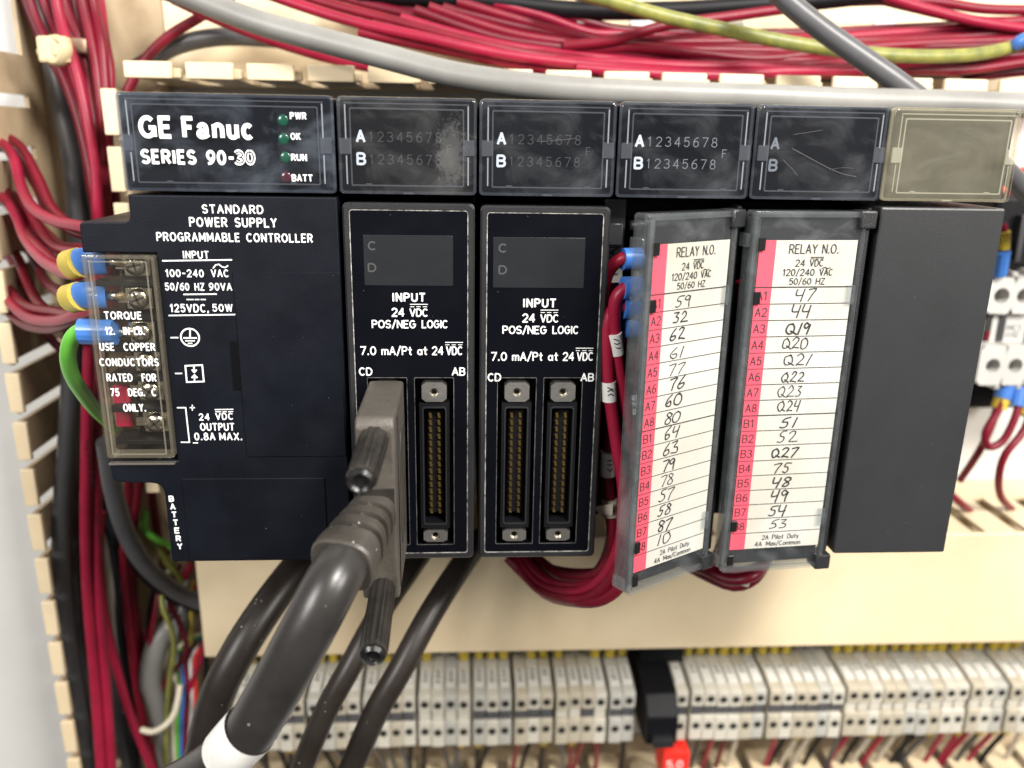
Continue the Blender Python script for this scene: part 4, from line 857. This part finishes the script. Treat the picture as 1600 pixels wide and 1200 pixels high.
for o_, u_, v0_, Yw in ((pr_[0], 136, 690, 81.2), (pr_[1], 152, 670, 85.6)):
    q = at(u_, v0_, Yw); m = MB(); xo = q.x; k_ = 0
    for wd in ('RESISTANT', 'II', 'OR', 'AWM'):
        L_ = 2.1*len(wd); line_text(m, wd, 0, L_, -.75, 1.5, .26, lambda a, b, d=0, k_=k_: (xo+b*.9+.10*(a+k_)/40, Yw-d-.25*abs(b), q.z-a-k_), .3, G2); k_ += L_+3
    obj('wire_print', m, 'dark', o_, False)
# wires along the top duct
TW = [('grey_cable', 'grey', 3.9, [(200, -40, 92), (300, -4, 86), (400, 34, 80), (500, 62, 76), (600, 88, 72), (700, 114, 68), (800, 130, 64), (900, 140, 62), (1050, 147, 60), (1200, 152, 58), (1330, 157, 58), (1480, 160, 60), (1680, 168, 62)], 'long light grey cable lying across the tops of the modules'),
      ('olive_wire', 'olive', 2.4, [(860, -22, 100), (940, -2, 98), (1040, 26, 96), (1140, 48, 94), (1240, 68, 92), (1340, 82, 92), (1440, 88, 94), (1530, 84, 98), (1600, 68, 104), (1680, 40, 108)], 'green and yellow earth wire crossing the top right duct'),
      ('dark_grey_cable', 'midgrey', 3.5, [(1190, -40, 76), (1232, 4, 74), (1290, 50, 70), (1350, 92, 66), (1410, 134, 62), (1470, 180, 60), (1540, 236, 66), (1600, 296, 72), (1660, 360, 80)], 'dark grey cable slanting down behind the rightmost lens'),
      ('black_cable', 'dark', 3.2, [(560, -10, 118), (760, 2, 118), (900, 16, 118), (1050, 16, 116), (1180, 8, 114), (1290, 0, 112), (1420, -16, 112)], 'black cable running level along the very top edge'),
      ('grey_cable', 'midgrey', 3.2, [(205, 112, 128), (240, 90, 124), (280, 70, 122), (340, 58, 120), (420, 60, 122), (520, 72, 126)], 'slate printed cable behind the red wires at upper left'),
      ('black_cable', 'darkgrey', 2.6, [(1280, 118, 112), (1400, 120, 112), (1480, 112, 112), (1640, 98, 114)], 'short black cable behind the fingers at upper right'),
      ('grey_wire', 'grey', 1.6, [(980, 66, 130), (1040, 62, 128), (1090, 48, 130), (1160, 40, 132)], 'grey wire across the bare duct base at the top')]
for nm, mt, r, pts, lab in TW: wire(nm, mt, r, pts, lab, 'cable' if 'cable' in nm else 'wire', None, 18)
TR = [('red', [(196, 150, 112), (222, 100, 114), (262, 58, 116), (320, 22, 118), (380, -20, 120)], 'red wire arching up left of the long grey cable'),
      ('red2', [(270, -2, 106), (340, 30, 104), (420, 62, 102), (520, 92, 100), (600, 108, 98), (660, 116, 98), (760, 128, 98)], 'red wire dipping under the long grey cable at upper left'),
      ('red', [(240, -20, 112), (320, 18, 110), (410, 50, 108), (500, 78, 106), (590, 100, 104), (700, 122, 104)], 'red wire just above the dipping one at upper left'),
      ('red2', [(400, -16, 106), (480, 12, 104), (560, 36, 102), (660, 58, 100), (780, 84, 100), (900, 100, 100), (1040, 112, 100), (1200, 112, 100), (1330, 100, 102), (1460, 92, 104), (1640, 84, 106)], 'bright red wire nearest the grey cable along the top duct'),
      ('red', [(420, -22, 112), (520, 8, 110), (620, 34, 108), (740, 66, 106), (860, 90, 106), (1000, 102, 106), (1160, 106, 106), (1320, 96, 108), (1640, 74, 110)], 'red wire second above the grey cable in the top duct'),
      ('red3', [(470, -20, 120), (570, 6, 118), (680, 32, 116), (800, 60, 114), (920, 78, 112), (1080, 92, 112), (1240, 96, 112), (1640, 60, 114)], 'deep red wire in the middle of the top bundle'),
      ('red3', [(520, -20, 122), (640, 14, 120), (760, 44, 118), (880, 64, 116), (1010, 80, 114), (1180, 84, 114), (1360, 64, 116), (1640, 44, 116)], 'deep red wire along the upper edge of the top bundle'),
      ('red3', [(560, -24, 124), (680, 8, 122), (800, 38, 120), (930, 66, 118), (1060, 70, 118), (1240, 62, 118), (1400, 48, 118), (1640, 40, 118)], 'deep red wire highest of the bundle at upper middle'),
      ('red', [(880, 72, 110), (960, 62, 108), (1040, 40, 108), (1140, 26, 110), (1240, 12, 112), (1330, 2, 114), (1450, 2, 114), (1540, 14, 114), (1640, 16, 114)], 'red wire arching over the bare duct base at upper right'),
      ('red', [(900, 80, 112), (990, 74, 110), (1090, 84, 108), (1200, 92, 108), (1330, 76, 110), (1480, 66, 112), (1640, 62, 112)], 'red wire under the green and yellow wire'),
      ('red2', [(1340, -24, 112), (1400, 0, 110), (1470, 20, 110), (1540, 36, 110), (1640, 50, 112)], 'bright red wire descending from the top right edge'),
      ('red', [(1300, -20, 116), (1420, 10, 114), (1510, 30, 114), (1560, 34, 114), (1640, 30, 114)], 'red wire crossing behind at the top right corner'),
      ('red2', [(900, 106, 98), (1000, 114, 97), (1120, 118, 97), (1230, 112, 98), (1340, 110, 98), (1400, 106, 100)], 'bright red wire lying lowest against the finger tops'),
      ('red2', [(860, 96, 104), (960, 98, 102), (1080, 104, 100), (1210, 104, 100), (1350, 114, 102), (1420, 108, 104), (1500, 112, 106)], 'bright red wire crossing beneath the dark slanting cable'),
      ('red3', [(1320, 72, 118), (1430, 60, 118), (1530, 54, 118), (1640, 50, 118)], 'deep red wire behind the earth wire at right'),
      ('red3', [(1500, 132, 112), (1540, 118, 110), (1640, 108, 110)], 'deep red wire short against the right edge of the top duct')]
for mt, pts, lab in TR: wire('red_wire', mt, 1.85, pts, lab, 'wire', 'red wires along the top duct')
a = wire('blue_wire', 'blue', 2.4, [(1588, 70, 100), (1600, 62, 98), (1640, 52, 98)], 'blue insulated wire end at the right end of the earth wire')
# black cables below the modules
for pts, r, lab in (([(500, 850, 60), (470, 880, 48), (420, 945, 34), (372, 1020, 24), (335, 1100, 20), (305, 1230, 20)], [5.6]*6, 'black cable hanging under the power supply, left of the thick plug cable'),
                    ([(668, 850, 60), (640, 890, 50), (592, 960, 36), (548, 1040, 26), (505, 1120, 22), (460, 1230, 20)], [3.9]*6, 'black cable just right of the lower thumbscrew'),
                    ([(752, 840, 60), (720, 885, 48), (672, 960, 34), (626, 1045, 24), (584, 1120, 20), (536, 1230, 18)], [4.2]*6, 'black cable hanging below the first input module, rightmost of three')):
    wire('black_cable', 'cable', None, pts, lab, 'cable', 'black cables hanging below the modules', 22, r)
# relay wiring
RL = [('red', [(992, 404, 12), (972, 404, 12), (952, 422, 14), (944, 455, 18), (948, 520, 22), (958, 620, 26), (962, 760, 28), (950, 862, 26), (918, 905, 26), (868, 904, 30), (826, 872, 40)], 'red wire from the topmost blue lug of the open relay module'),
      ('red2', [(994, 449, 6), (976, 451, 6), (962, 468, 6), (960, 500, 7), (964, 560, 9), (982, 660, 11), (990, 740, 12), (980, 830, 12), (956, 892, 12), (914, 916, 16), (862, 910, 24), (818, 872, 38)], 'bright red wire from the second blue lug with a white marker'),
      ('red2', [(994, 480, 8), (968, 478, 8), (952, 494, 8), (948, 530, 8), (952, 610, 8), (964, 700, 8), (974, 770, 8), (968, 850, 8), (940, 905, 10), (896, 926, 16), (848, 914, 26), (806, 872, 38)], 'bright red wire from the third blue lug, outermost at left'),
      ('red', [(998, 512, 10), (978, 520, 11), (966, 540, 13), (955, 640, 18), (950, 740, 18), (956, 820, 16), (952, 870, 16), (932, 898, 18), (880, 900, 26), (838, 872, 38)], 'red wire behind with two dirty white markers'),
      ('red', [(1000, 540, 14), (990, 570, 14), (988, 640, 12), (996, 720, 8), (988, 800, 4), (970, 880, 4), (934, 926, 8), (888, 936, 16), (842, 920, 26), (800, 872, 38)], 'red wire with a white marker near the door edge'),
      ('red', [(1010, 600, 12), (1004, 700, 8), (998, 780, 4), (990, 850, 2), (976, 905, 2), (944, 936, 6), (900, 940, 14), (850, 926, 26), (794, 872, 38)], 'red wire lowest of the loop beneath the open relay door'),
      ('red3', [(1004, 520, 14), (984, 545, 16), (972, 575, 18), (976, 660, 20), (972, 780, 22), (956, 880, 22), (920, 896, 26), (862, 890, 34), (832, 868, 44)], 'deep red wire at the back of the relay wiring')]
ro = []
for mt, pts, lab in RL: ro.append(wire('red_wire', mt, 1.75, [(u, v, Y-7 if Y < 20 else Y) for u, v, Y in pts], lab, 'wire', 'red wires of the open relay module'))
for i, (u, v, Y) in enumerate(((990, 404, 5), (990, 449, -1), (990, 480, 1), (992, 511, 3))):
    sleeve_on(ro[i], (u-17, v+1, Y), (u+11, v, Y+1), 3.0, 'blue', 'blue_lug', .95, 14); sleeve_on(ro[i], (u+12, v, Y+1), (u+34, v, Y+3), 1.0, 'screw', 'crimp_barrel', 1, 8)
def marker(o, p0, p1, r=2.0, mt='sleeve'):
    s_ = sleeve_on(o, p0, p1, r, mt, 'marker_sleeve', 1, 14)
    a, b = at(*p0), at(*p1); mid = a.lerp(b, .5); m = MB()
    for k in range(3):
        q = a.lerp(b, .25+.2*k); m.ribbon([(q.x-.7, q.z+random.uniform(-.5, .5)), (q.x+.1, q.z+random.uniform(-.9, .9)), (q.x+.7, q.z+random.uniform(-.5, .5))], .3, lambda x, z, y=q.y-r-.05: (x, y, z))
    obj('marker_writing', m, 'ink', s_, False)
marker(ro[1], (960, 520, .2), (964, 552, 1.6)); marker(ro[2], (951, 596, 1), (952.5, 626, 1)); marker(ro[4], (988, 616, 5.4), (989, 646, 4.8), 2.1)
marker(ro[3], (951, 705, 10.6), (950, 742, 11), 2.3); marker(ro[3], (953, 780, 10), (955, 806, 9.4), 2.4, 'dirtysleeve')
m = MB(); a = at(940, 792, 6); m.add([(a.x-2.2, 6, a.z), (a.x+3, 4.5, a.z+1.6), (a.x+3.2, 5.6, a.z-2.6), (a.x-.4, 7, a.z-2.9), (a.x+.4, 8.5, a.z-.4)], [(0, 1, 4), (1, 2, 4), (2, 3, 4), (3, 0, 4), (0, 3, 2, 1)]); obj('marker_flag', m, 'dirtysleeve', ro[3])
R2 = [('red', [(1158, 440, 14), (1160, 500, 16), (1156, 640, 20), (1148, 780, 24), (1120, 870, 24), (1100, 886, 26), (1085, 878, 34)], 'red wire glimpsed between the two relay doors'),
      ('red3', [(1064, 878, 36), (1100, 890, 26), (1140, 906, 20), (1176, 900, 18), (1196, 880, 26), (1204, 850, 36)], 'deep red wire looping below the second relay door'),
      ('red', [(1076, 872, 38), (1108, 884, 28), (1150, 894, 22), (1186, 886, 22), (1206, 862, 32)], 'red wire upper of the loop below the second relay door'),
      ('red3', [(1070, 882, 40), (1104, 900, 32), (1146, 916, 26), (1180, 904, 24), (1200, 872, 34)], 'deep red wire lowest of the loop below the second relay door')]
for i, (mt, pts, lab) in enumerate(R2):
    o = wire('red_wire', mt, 1.8, pts, lab, 'wire', 'red wires behind the second relay door')
    if i == 3:
        m = MB(); a = at(1158, 910, 18); m.add([(a.x-3, 19, a.z+.6), (a.x+3, 17, a.z+1.4), (a.x+2.4, 18, a.z-1.8), (a.x-2, 20, a.z-1.6), (a.x, 21, a.z)], [(0, 1, 4), (1, 2, 4), (2, 3, 4), (3, 0, 4), (0, 3, 2, 1)]); obj('marker_flag', m, 'dirtysleeve', o)

# ================================================================== terminal blocks along the bottom
ZT = at(700, 1044, 112).z; Z1 = at(700, 1084, 97).z; Z2 = at(700, 1113, 95).z; Z3 = at(700, 1130, 95).z; Z4 = at(700, 1166, 95).z
def x_at(u, v, Y): return at(u, v, Y).x
PT = 5.62
def block_meshes():
    out = {}
    m = MB(); w_ = PT-.22
    yz_prism(m, [(112, ZT), (97.0, Z1), (95, Z1-.6), (95, Z2), (97.6, Z2-.5), (97.6, Z3+.5), (95, Z3), (95, Z4), (136, Z4+2), (136, ZT+1), (118, ZT+1)], -w_/2, w_/2, .25, 1)
    out['body'] = ('body', m, 'terminal')
    m = MB(); d = Vector((0, 97-112, Z1-ZT)).normalized(); nrm = Vector((0, d.z, -d.y)); nrm = nrm if nrm.y < 0 else -nrm
    o = Vector((0, 112, ZT)); q = [o+d*a+nrm*h+Vector((sx, 0, 0)) for h in (.05, .7) for a, sx in ((1.5, -2.1), (1.5, 2.1), (12.0, 2.1), (12.0, -2.1))]
    m.add(q, [(4, 5, 6, 7), (0, 1, 5, 4), (1, 2, 6, 5), (2, 3, 7, 6), (3, 0, 4, 7)]); out['tag'] = ('marker_tag', m, 'tag')
    return out, (o, d, nrm)
K['terminal_b'] = mat('yellowed_terminal', (0.50, 0.45, 0.35), .5, bump=.1, bscale=500, var=.25, vscale=70)
K['terminal_c'] = mat('grey_terminal', (0.48, 0.47, 0.42), .5, bump=.1, bscale=500, var=.25, vscale=70)
BM, (TO, TD, TN) = block_meshes()
def term(x, label, scr, dark):
    base = (x, 115, Z4); t = thing('terminal_block', base, label, 'terminal block', 'ivory terminal blocks on the rail')
    sh = lambda mb_: [setattr(v, 'x', v.x+x) for v in mb_.v] and mb_
    jit_ = Vector((0, random.uniform(-.5, .5), random.uniform(-.35, .35)))
    for key in ('body', 'tag'):
        nm, mm, mt = BM[key]; c = MB(); c.v = [v+Vector((x, 0, 0))+jit_ for v in mm.v]; c.f = mm.f
        if key == 'body': mt = random.choice(['terminal', 'terminal', 'terminal_b', 'terminal_c'])
        o = obj(nm, c, mt, t)
        if key == 'tag':
            c = MB()
            for k in range(scr):
                a = TO+TD*(3.2+2.6*k)+TN*.78+Vector((x, 0, 0))+jit_; ph = random.uniform(-.5, .5)
                c.ribbon([(-1.1, ph*.5), (-.2, .7+ph), (.3, -.6), (1.1, .3*ph)], .62, lambda p, q, a=a: a+Vector((p, 0, 0))-TD*q)
            if c.v: obj('tag_writing', c, K['darkgrey'], o, False)
    for zz in ((Z1-.6+Z2)/2, (Z3*.62+Z4*.38)):
        m = MB(); m.lathe(Vector((x, 95.4, zz))+jit_, (0, -1, 0), [(0, 1.7), (.55, 1.7)], 14); obj('screw_hole', m, 'hole', t)
    if dark:
        m = MB(); m.box(x-PT/2+.35, x+PT/2-.35, 96.2, 97.0, Z3+.6, Z2-.6, .2); obj('bridge', m, K['midgrey'] if dark == 1 else K['terminal'], t)
ORD = ['first', 'second', 'third', 'fourth', 'fifth', 'sixth', 'seventh', 'eighth', 'ninth', 'tenth', 'eleventh', 'twelfth', 'thirteenth', 'fourteenth', 'fifteenth', 'sixteenth', 'seventeenth', 'eighteenth', 'nineteenth', 'twentieth']
ORD += ['twenty-'+o for o in ORD[:9]]+['thirtieth']+['thirty-'+o for o in ORD[:9]]
tx = []
x = x_at(983, 1098, 95)
gapL = {2, 6, 9, 12, 16, 20, 24, 28}
for i in range(30):
    if i in gapL: x -= 1.3
    tx.append((x, i, 'left')); x -= PT
x = x_at(1066, 1098, 95)
gapR = {1, 7, 13, 23, 26}
for i in range(29):
    if i in gapR: x += 1.5
    tx.append((x, i, 'right')); x += PT
SL = {0: 1, 1: 1, 2: 2, 3: 1, 4: 2, 5: 2, 6: 1, 7: 1, 8: 1, 9: 1, 10: 1, 11: 1, 12: 2, 13: 2, 14: 2, 15: 2, 16: 1, 17: 1}
for x, i, sd in tx:
    term(x, 'ivory terminal block, %s to the %s of the black end stop' % (ORD[i], sd), random.choice((2, 3, 3)) if sd == 'left' else random.choice((1, 1, 2)), (SL.get(i, 1) if sd == 'left' else (1 if i < 13 else 2)))
    side = sd
    col = random.choice(['dark', 'dark', 'darkgrey', 'dark', 'red3'])
    m = MB(); zt_ = ZT+1.0
    m.tube([(x, 122, zt_-1), (x+random.uniform(-.3, .3), 121, zt_+6), (x+random.uniform(-.8, .8), 124, zt_+16), (x+random.uniform(-2, 2), 130, zt_+30)], 1.2, 8)
    o = obj('terminal_wire', m, 'dark', label='black wire entering the top of the %s terminal block %s of the end stop' % (ORD[i], sd), cat='wire', group='wires entering the terminal tops')
    if not (sd == 'left' and i in (3, 4, 8, 13, 14, 17)) and not (sd == 'right' and i in (10, 11, 12)):
        m = MB(); h = random.uniform(3, 6); dx_ = random.uniform(-.6, .6); m.tube([(x, 116.5, zt_+1.4), (x+dx_, 115.0, zt_+1.4+h+4)], random.uniform(1.7, 2.4), 8); obj('yellow_sleeve', m, 'yellow', o)
    low = random.random()
    if low < .93:
        mt, cn = random.choice([('dark', 'black'), ('dark', 'black'), ('darkgrey', 'dark grey'), ('red2', 'red'), ('dirtysleeve', 'cream'), ('midgrey', 'slate'), ('red3', 'deep red')]) if sd == 'right' else random.choice([('dark', 'black'), ('darkgrey', 'dark grey'), ('red', 'red'), ('dark', 'black'), ('midgrey', 'slate')])
        dx = random.uniform(-5, 5)
        m = MB(); m.tube([(x, 104, Z4+1.5), (x, 103, Z4-3), (x+dx*.5, 106, Z4-12), (x+dx, 112, Z4-26), (x+dx*1.3, 120, Z4-50)], 1.15, 8)
        o = obj('terminal_wire', m, mt, label='%s wire leaving the bottom of the %s terminal block %s of the end stop' % (cn, ORD[i], sd), cat='wire', group='wires leaving the terminal bottoms')
        if random.random() < .3:
            m = MB(); m.tube([(x, 103.2, Z4-2.2), (x+dx*.3, 104.2, Z4-7.5)], 1.9, 8); obj('yellow_sleeve', m, 'yellow', o)
# end stop with red fuse holder
a = x_at(1003, 1100, 95); b = x_at(1060, 1100, 92); es = thing('end_stop', ((a+b)/2, 115, Z4-30), 'black fuse holder with a red lower end between the two rows of terminal blocks', 'fuse holder')
m = MB(); yz_prism(m, [(112, ZT+2), (94, Z1), (88, Z1-8), (88, Z4+4), (96, Z4+2), (136, Z4+2), (136, ZT+2)], a+1, b-.5, .7, 2); yz_prism(m, [(116, ZT+9), (110, ZT+9), (110, ZT+2.2), (116, ZT+2.2)], a+2, b+6, .4, 1)
obj('body', m, 'dark', es)
m = MB(); m.box(a+3.5, b-2.5, 84.5, 88.5, Z4+4.5, Z4+9, .8, 2); obj('lever', m, 'bezel', es)
u0 = at(1036, 1172, 92); u1 = at(1073, 1215, 92)
m = MB(); m.box(u0.x, u1.x, 90, 104, u1.z, u0.z, .7, 2); fz = obj('fuse_end', m, 'fusered', es)
m = MB(); q = at(1042, 1199, 90); line_text(m, '5.0', q.x, q.x+6.8, u0.z-8.2, 4.0, .6, lambda p, r, d=0: (p, 89.9-d, r)); obj('lettering', m, 'sleeve', fz, False)
m = MB(); m.box(-70, 380, 134, 137.5, Z4+6, ZT-6, .4); obj('mounting_rail', m, 'steel', label='steel mounting rail behind the ivory terminal blocks', cat='rail')

# ================================================================== contactor at the right
cx0 = 233.8; ct = thing('contactor', (cx0+22, 120, -100), 'ivory white contactor with round screw openings behind the filler module', 'contactor')
m = MB()
def holed(m, x0, x1, z0, z1, holes, r, y0, y1):
    xs = [x0]+[(holes[i]+holes[i+1])/2 for i in range(len(holes)-1)]+[x1]; n = 20; zm = (z0+z1)/2
    for i, h in enumerate(holes):
        O = []; I = []
        for k in range(n):
            t = 2*math.pi*(k+.5)/n; c_, s_ = math.cos(t), math.sin(t); I.append((h+r*c_, zm+r*s_))
            hw = (xs[i+1]-h if c_ > 0 else h-xs[i]); q = min(hw/max(abs(c_), 1e-6), (z1-z0)/2/max(abs(s_), 1e-6)); O.append((h+c_*q, zm+s_*q))
        m.ring(O, I, y0, y1)
hx = [cx0+5.6+9.2*i for i in range(5)]
m = MB(); holed(m, cx0, cx0+46, -71.5, -57.4, hx, 3.1, 95, 108); obj('upper_terminal_face', m, 'contactor', ct)
m = MB(); holed(m, cx0, cx0+46, -100, -84, [h+.3 for h in hx], 2.9, 93, 108); obj('lower_terminal_face', m, 'contactor', ct)
m = MB(); m.box(cx0+.3, cx0+45.7, 108.1, 140, -99, -58.5); m.box(cx0-.8, cx0+46, 98, 108, -83.9, -71.6, .3)
for h in hx: m.box(h-1.2+4.6, h+1.2+4.6, 96, 107, -57.3, -55.2, .3); m.box(h-1.4+4.6, h+1.4+4.6, 94.5, 107, -102.2, -100.1, .3)
obj('body', m, 'contactor', ct)
for h in hx:
    for zz, yy in ((-64.4, 103), (-92, 101)):
        m = MB(); m.lathe((h, yy+2, zz), (0, -1, 0), [(0, 2.8), (1.2, 2.6), (1.6, 1.8)], 16); so = obj('clamp_screw', m, K['darkgrey'] if zz > -70 else 'steel', ct)
for i, (dx, mt) in enumerate(((2.6, 'hole'), (8.2, 'darkgrey'), (20, 'hole'))):
    m = MB(); m.box(cx0+dx, cx0+dx+2.6, 97.2, 97.9, -83, -72.6); so = obj('indicator_slot', m, mt, ct)
    if i == 0: m = MB(); m.box(cx0+dx+.4, cx0+dx+2.2, 96.7, 97.15, -82.6, -78.8); obj('indicator_flag', m, 'red3', so)
m = MB(); line_text(m, 'MC1', cx0+12.2, cx0+17.5, -78.6, 2.0, .3, lambda a, b, d=0: (a, 97.8-d, b)); line_text(m, '01E', cx0+12.2, cx0+17.5, -81.6, 2.0, .3, lambda a, b, d=0: (a, 97.8-d, b)); obj('lettering', m, 'dimwhite', ct, False)
bk = thing('wiring_socket', (cx0+26, 130, -57), 'black moulded socket just above the white contactor at the right edge', 'socket')
m = MB(); m.box(cx0+3, cx0+46, 104, 139, -54.8, -27, 2.0, 2); obj('body', m, 'dark', bk); m = MB(); m.box(cx0-2, cx0+46, 118, 139, -118, -103, 1.5, 2); obj('lower_foot', m, 'dark', bk)
m = MB(); m.box(cx0+11.5, cx0+14, 100, 103.9, -52, -34, .4); obj('rib', m, 'darkgrey', bk)
rl = MB(); rl.box(cx0-4, cx0+70, 126, 139, -26.5, -17, .5); obj('red_strip', rl, 'fusered', label='red plastic strip above the black socket at the right edge', cat='strip')
CW_ = [([(1567, 350, 92), (1568, 372, 92), (1566, 400, 94), (1562, 432, 100)], 'blue sleeved wire entering the contactor top'),
       ([(1570, 596, 97), (1562, 624, 96), (1550, 662, 96), (1530, 705, 98), (1500, 750, 106)], 'red wire falling from the contactor behind the filler module'),
       ([(1573, 598, 96), (1560, 640, 94), (1540, 676, 92), (1544, 698, 92), (1566, 690, 92), (1583, 660, 93), (1592, 630, 95), (1594, 600, 98)], 'red wire looping in a U between two contactor terminals'),
       ([(1618, 620, 98), (1600, 672, 94), (1572, 708, 92), (1561, 742, 94), (1564, 776, 100), (1586, 800, 112)], 'red wire dropping from the contactor into the duct slot'),
       ([(1480, 768, 100), (1500, 785, 102), (1524, 806, 112)], 'red wire end diving into the duct slot beside the filler module')]
co = [wire('red_wire', 'red', 1.55, p, l, 'wire', 'red wires at the contactor') for p, l in CW_]
sleeve_on(co[0], (1568, 362, 91), (1567, 388, 92), 2.4, 'yellow', 'yellow_sleeve'); sleeve_on(co[0], (1566, 392, 92), (1560, 428, 95), 3.0, 'blue', 'blue_lug')
sleeve_on(co[1], (1574, 598, 97), (1566, 622, 96), 3.4, 'blue', 'blue_lug'); sleeve_on(co[1], (1566, 622, 96), (1560, 638, 95.5), 3.0, 'yellow', 'yellow_sleeve')
sleeve_on(co[2], (1594, 604, 97), (1588, 634, 95), 3.0, 'blue', 'blue_lug'); sleeve_on(co[3], (1616, 616, 98), (1602, 650, 95), 2.6, 'yellow', 'yellow_sleeve')


# more of the crowded wiring, each strand its own
names = ['lowest', 'second lowest', 'third', 'fourth', 'fifth', 'sixth', 'seventh', 'eighth', 'ninth', 'tenth']
for i in range(10):
    v0 = 112-7.2*i; Yd = 103+1.8*i+random.uniform(-2, 2)
    pts = [(560+22*i, v0-62+random.uniform(-6, 6), Yd), (700+18*i, v0-28+random.uniform(-6, 6), Yd), (840+10*i, v0-8+random.uniform(-5, 5), Yd), (980, v0+random.uniform(-5, 5), Yd+1), (1120, v0+3+random.uniform(-6, 6), Yd), (1260, v0+random.uniform(-6, 6), Yd), (1400, v0-4+random.uniform(-6, 6), Yd), (1520, v0-8+random.uniform(-8, 8), Yd), (1650, v0-14+random.uniform(-10, 10), Yd)]
    wire('red_wire', ['red', 'red3', 'red', 'red2', 'red3'][i % 5], 1.75, pts, 'red wire in the top duct bundle, %s strand above the finger tops' % names[i], 'wire', 'red wires along the top duct')
cols = [('red', 'red'), ('dark', 'black'), ('cream_wire', 'cream'), ('olive', 'olive'), ('red3', 'deep red'), ('midgrey', 'slate'), ('grey', 'grey'), ('yellow', 'yellow'), ('red2', 'bright red'), ('dark', 'black')]
for i, (mt, cn) in enumerate(cols):
    u = 236+9*i; Yd = 112+random.uniform(-6, 10)
    wire('thin_wire', mt, random.uniform(.8, 1.3), [(258+6*i, 852+8*i, 124), (u+random.uniform(-14, 14), 930+random.uniform(-14, 14), Yd), (u+random.uniform(-22, 22), 1010+random.uniform(-10, 10), Yd-4), (u-8+random.uniform(-18, 18), 1090, Yd-4), (u+random.uniform(-26, 10), 1230, Yd)], 'thin %s wire, %s from the left in the tangle under the battery compartment' % (cn, ORD[i]), 'wire', 'tangle of thin wires under the battery compartment')
# scratches rubbed into the lens of the second relay module
rm = [o for o in bpy.data.objects if o.name.startswith('relay_module')][1]
for pts, wl in (([(1238, 232), (1262, 245), (1290, 260), (1315, 271), (1338, 276)], .28), ([(1224, 250), (1236, 262), (1246, 274)], .22), ([(1240, 210), (1262, 207), (1285, 203)], .18), ([(1296, 265), (1316, 262), (1334, 263)], .14)):
    m = MB(); stroke_px(m, smooth2(pts), wl*.6, -.53); obj('scratch', m, 'scratch', rm, False)
im = [o for o in bpy.data.objects if o.name.startswith('input_module')][1]
for pts, wl in (([(846, 221), (872, 219), (902, 216)], .2),):
    m = MB(); stroke_px(m, smooth2(pts), wl*.6, -.53); obj('scratch', m, 'scratch', im, False)

for o in bpy.data.objects:
    if '_b' in o: del o['_b']
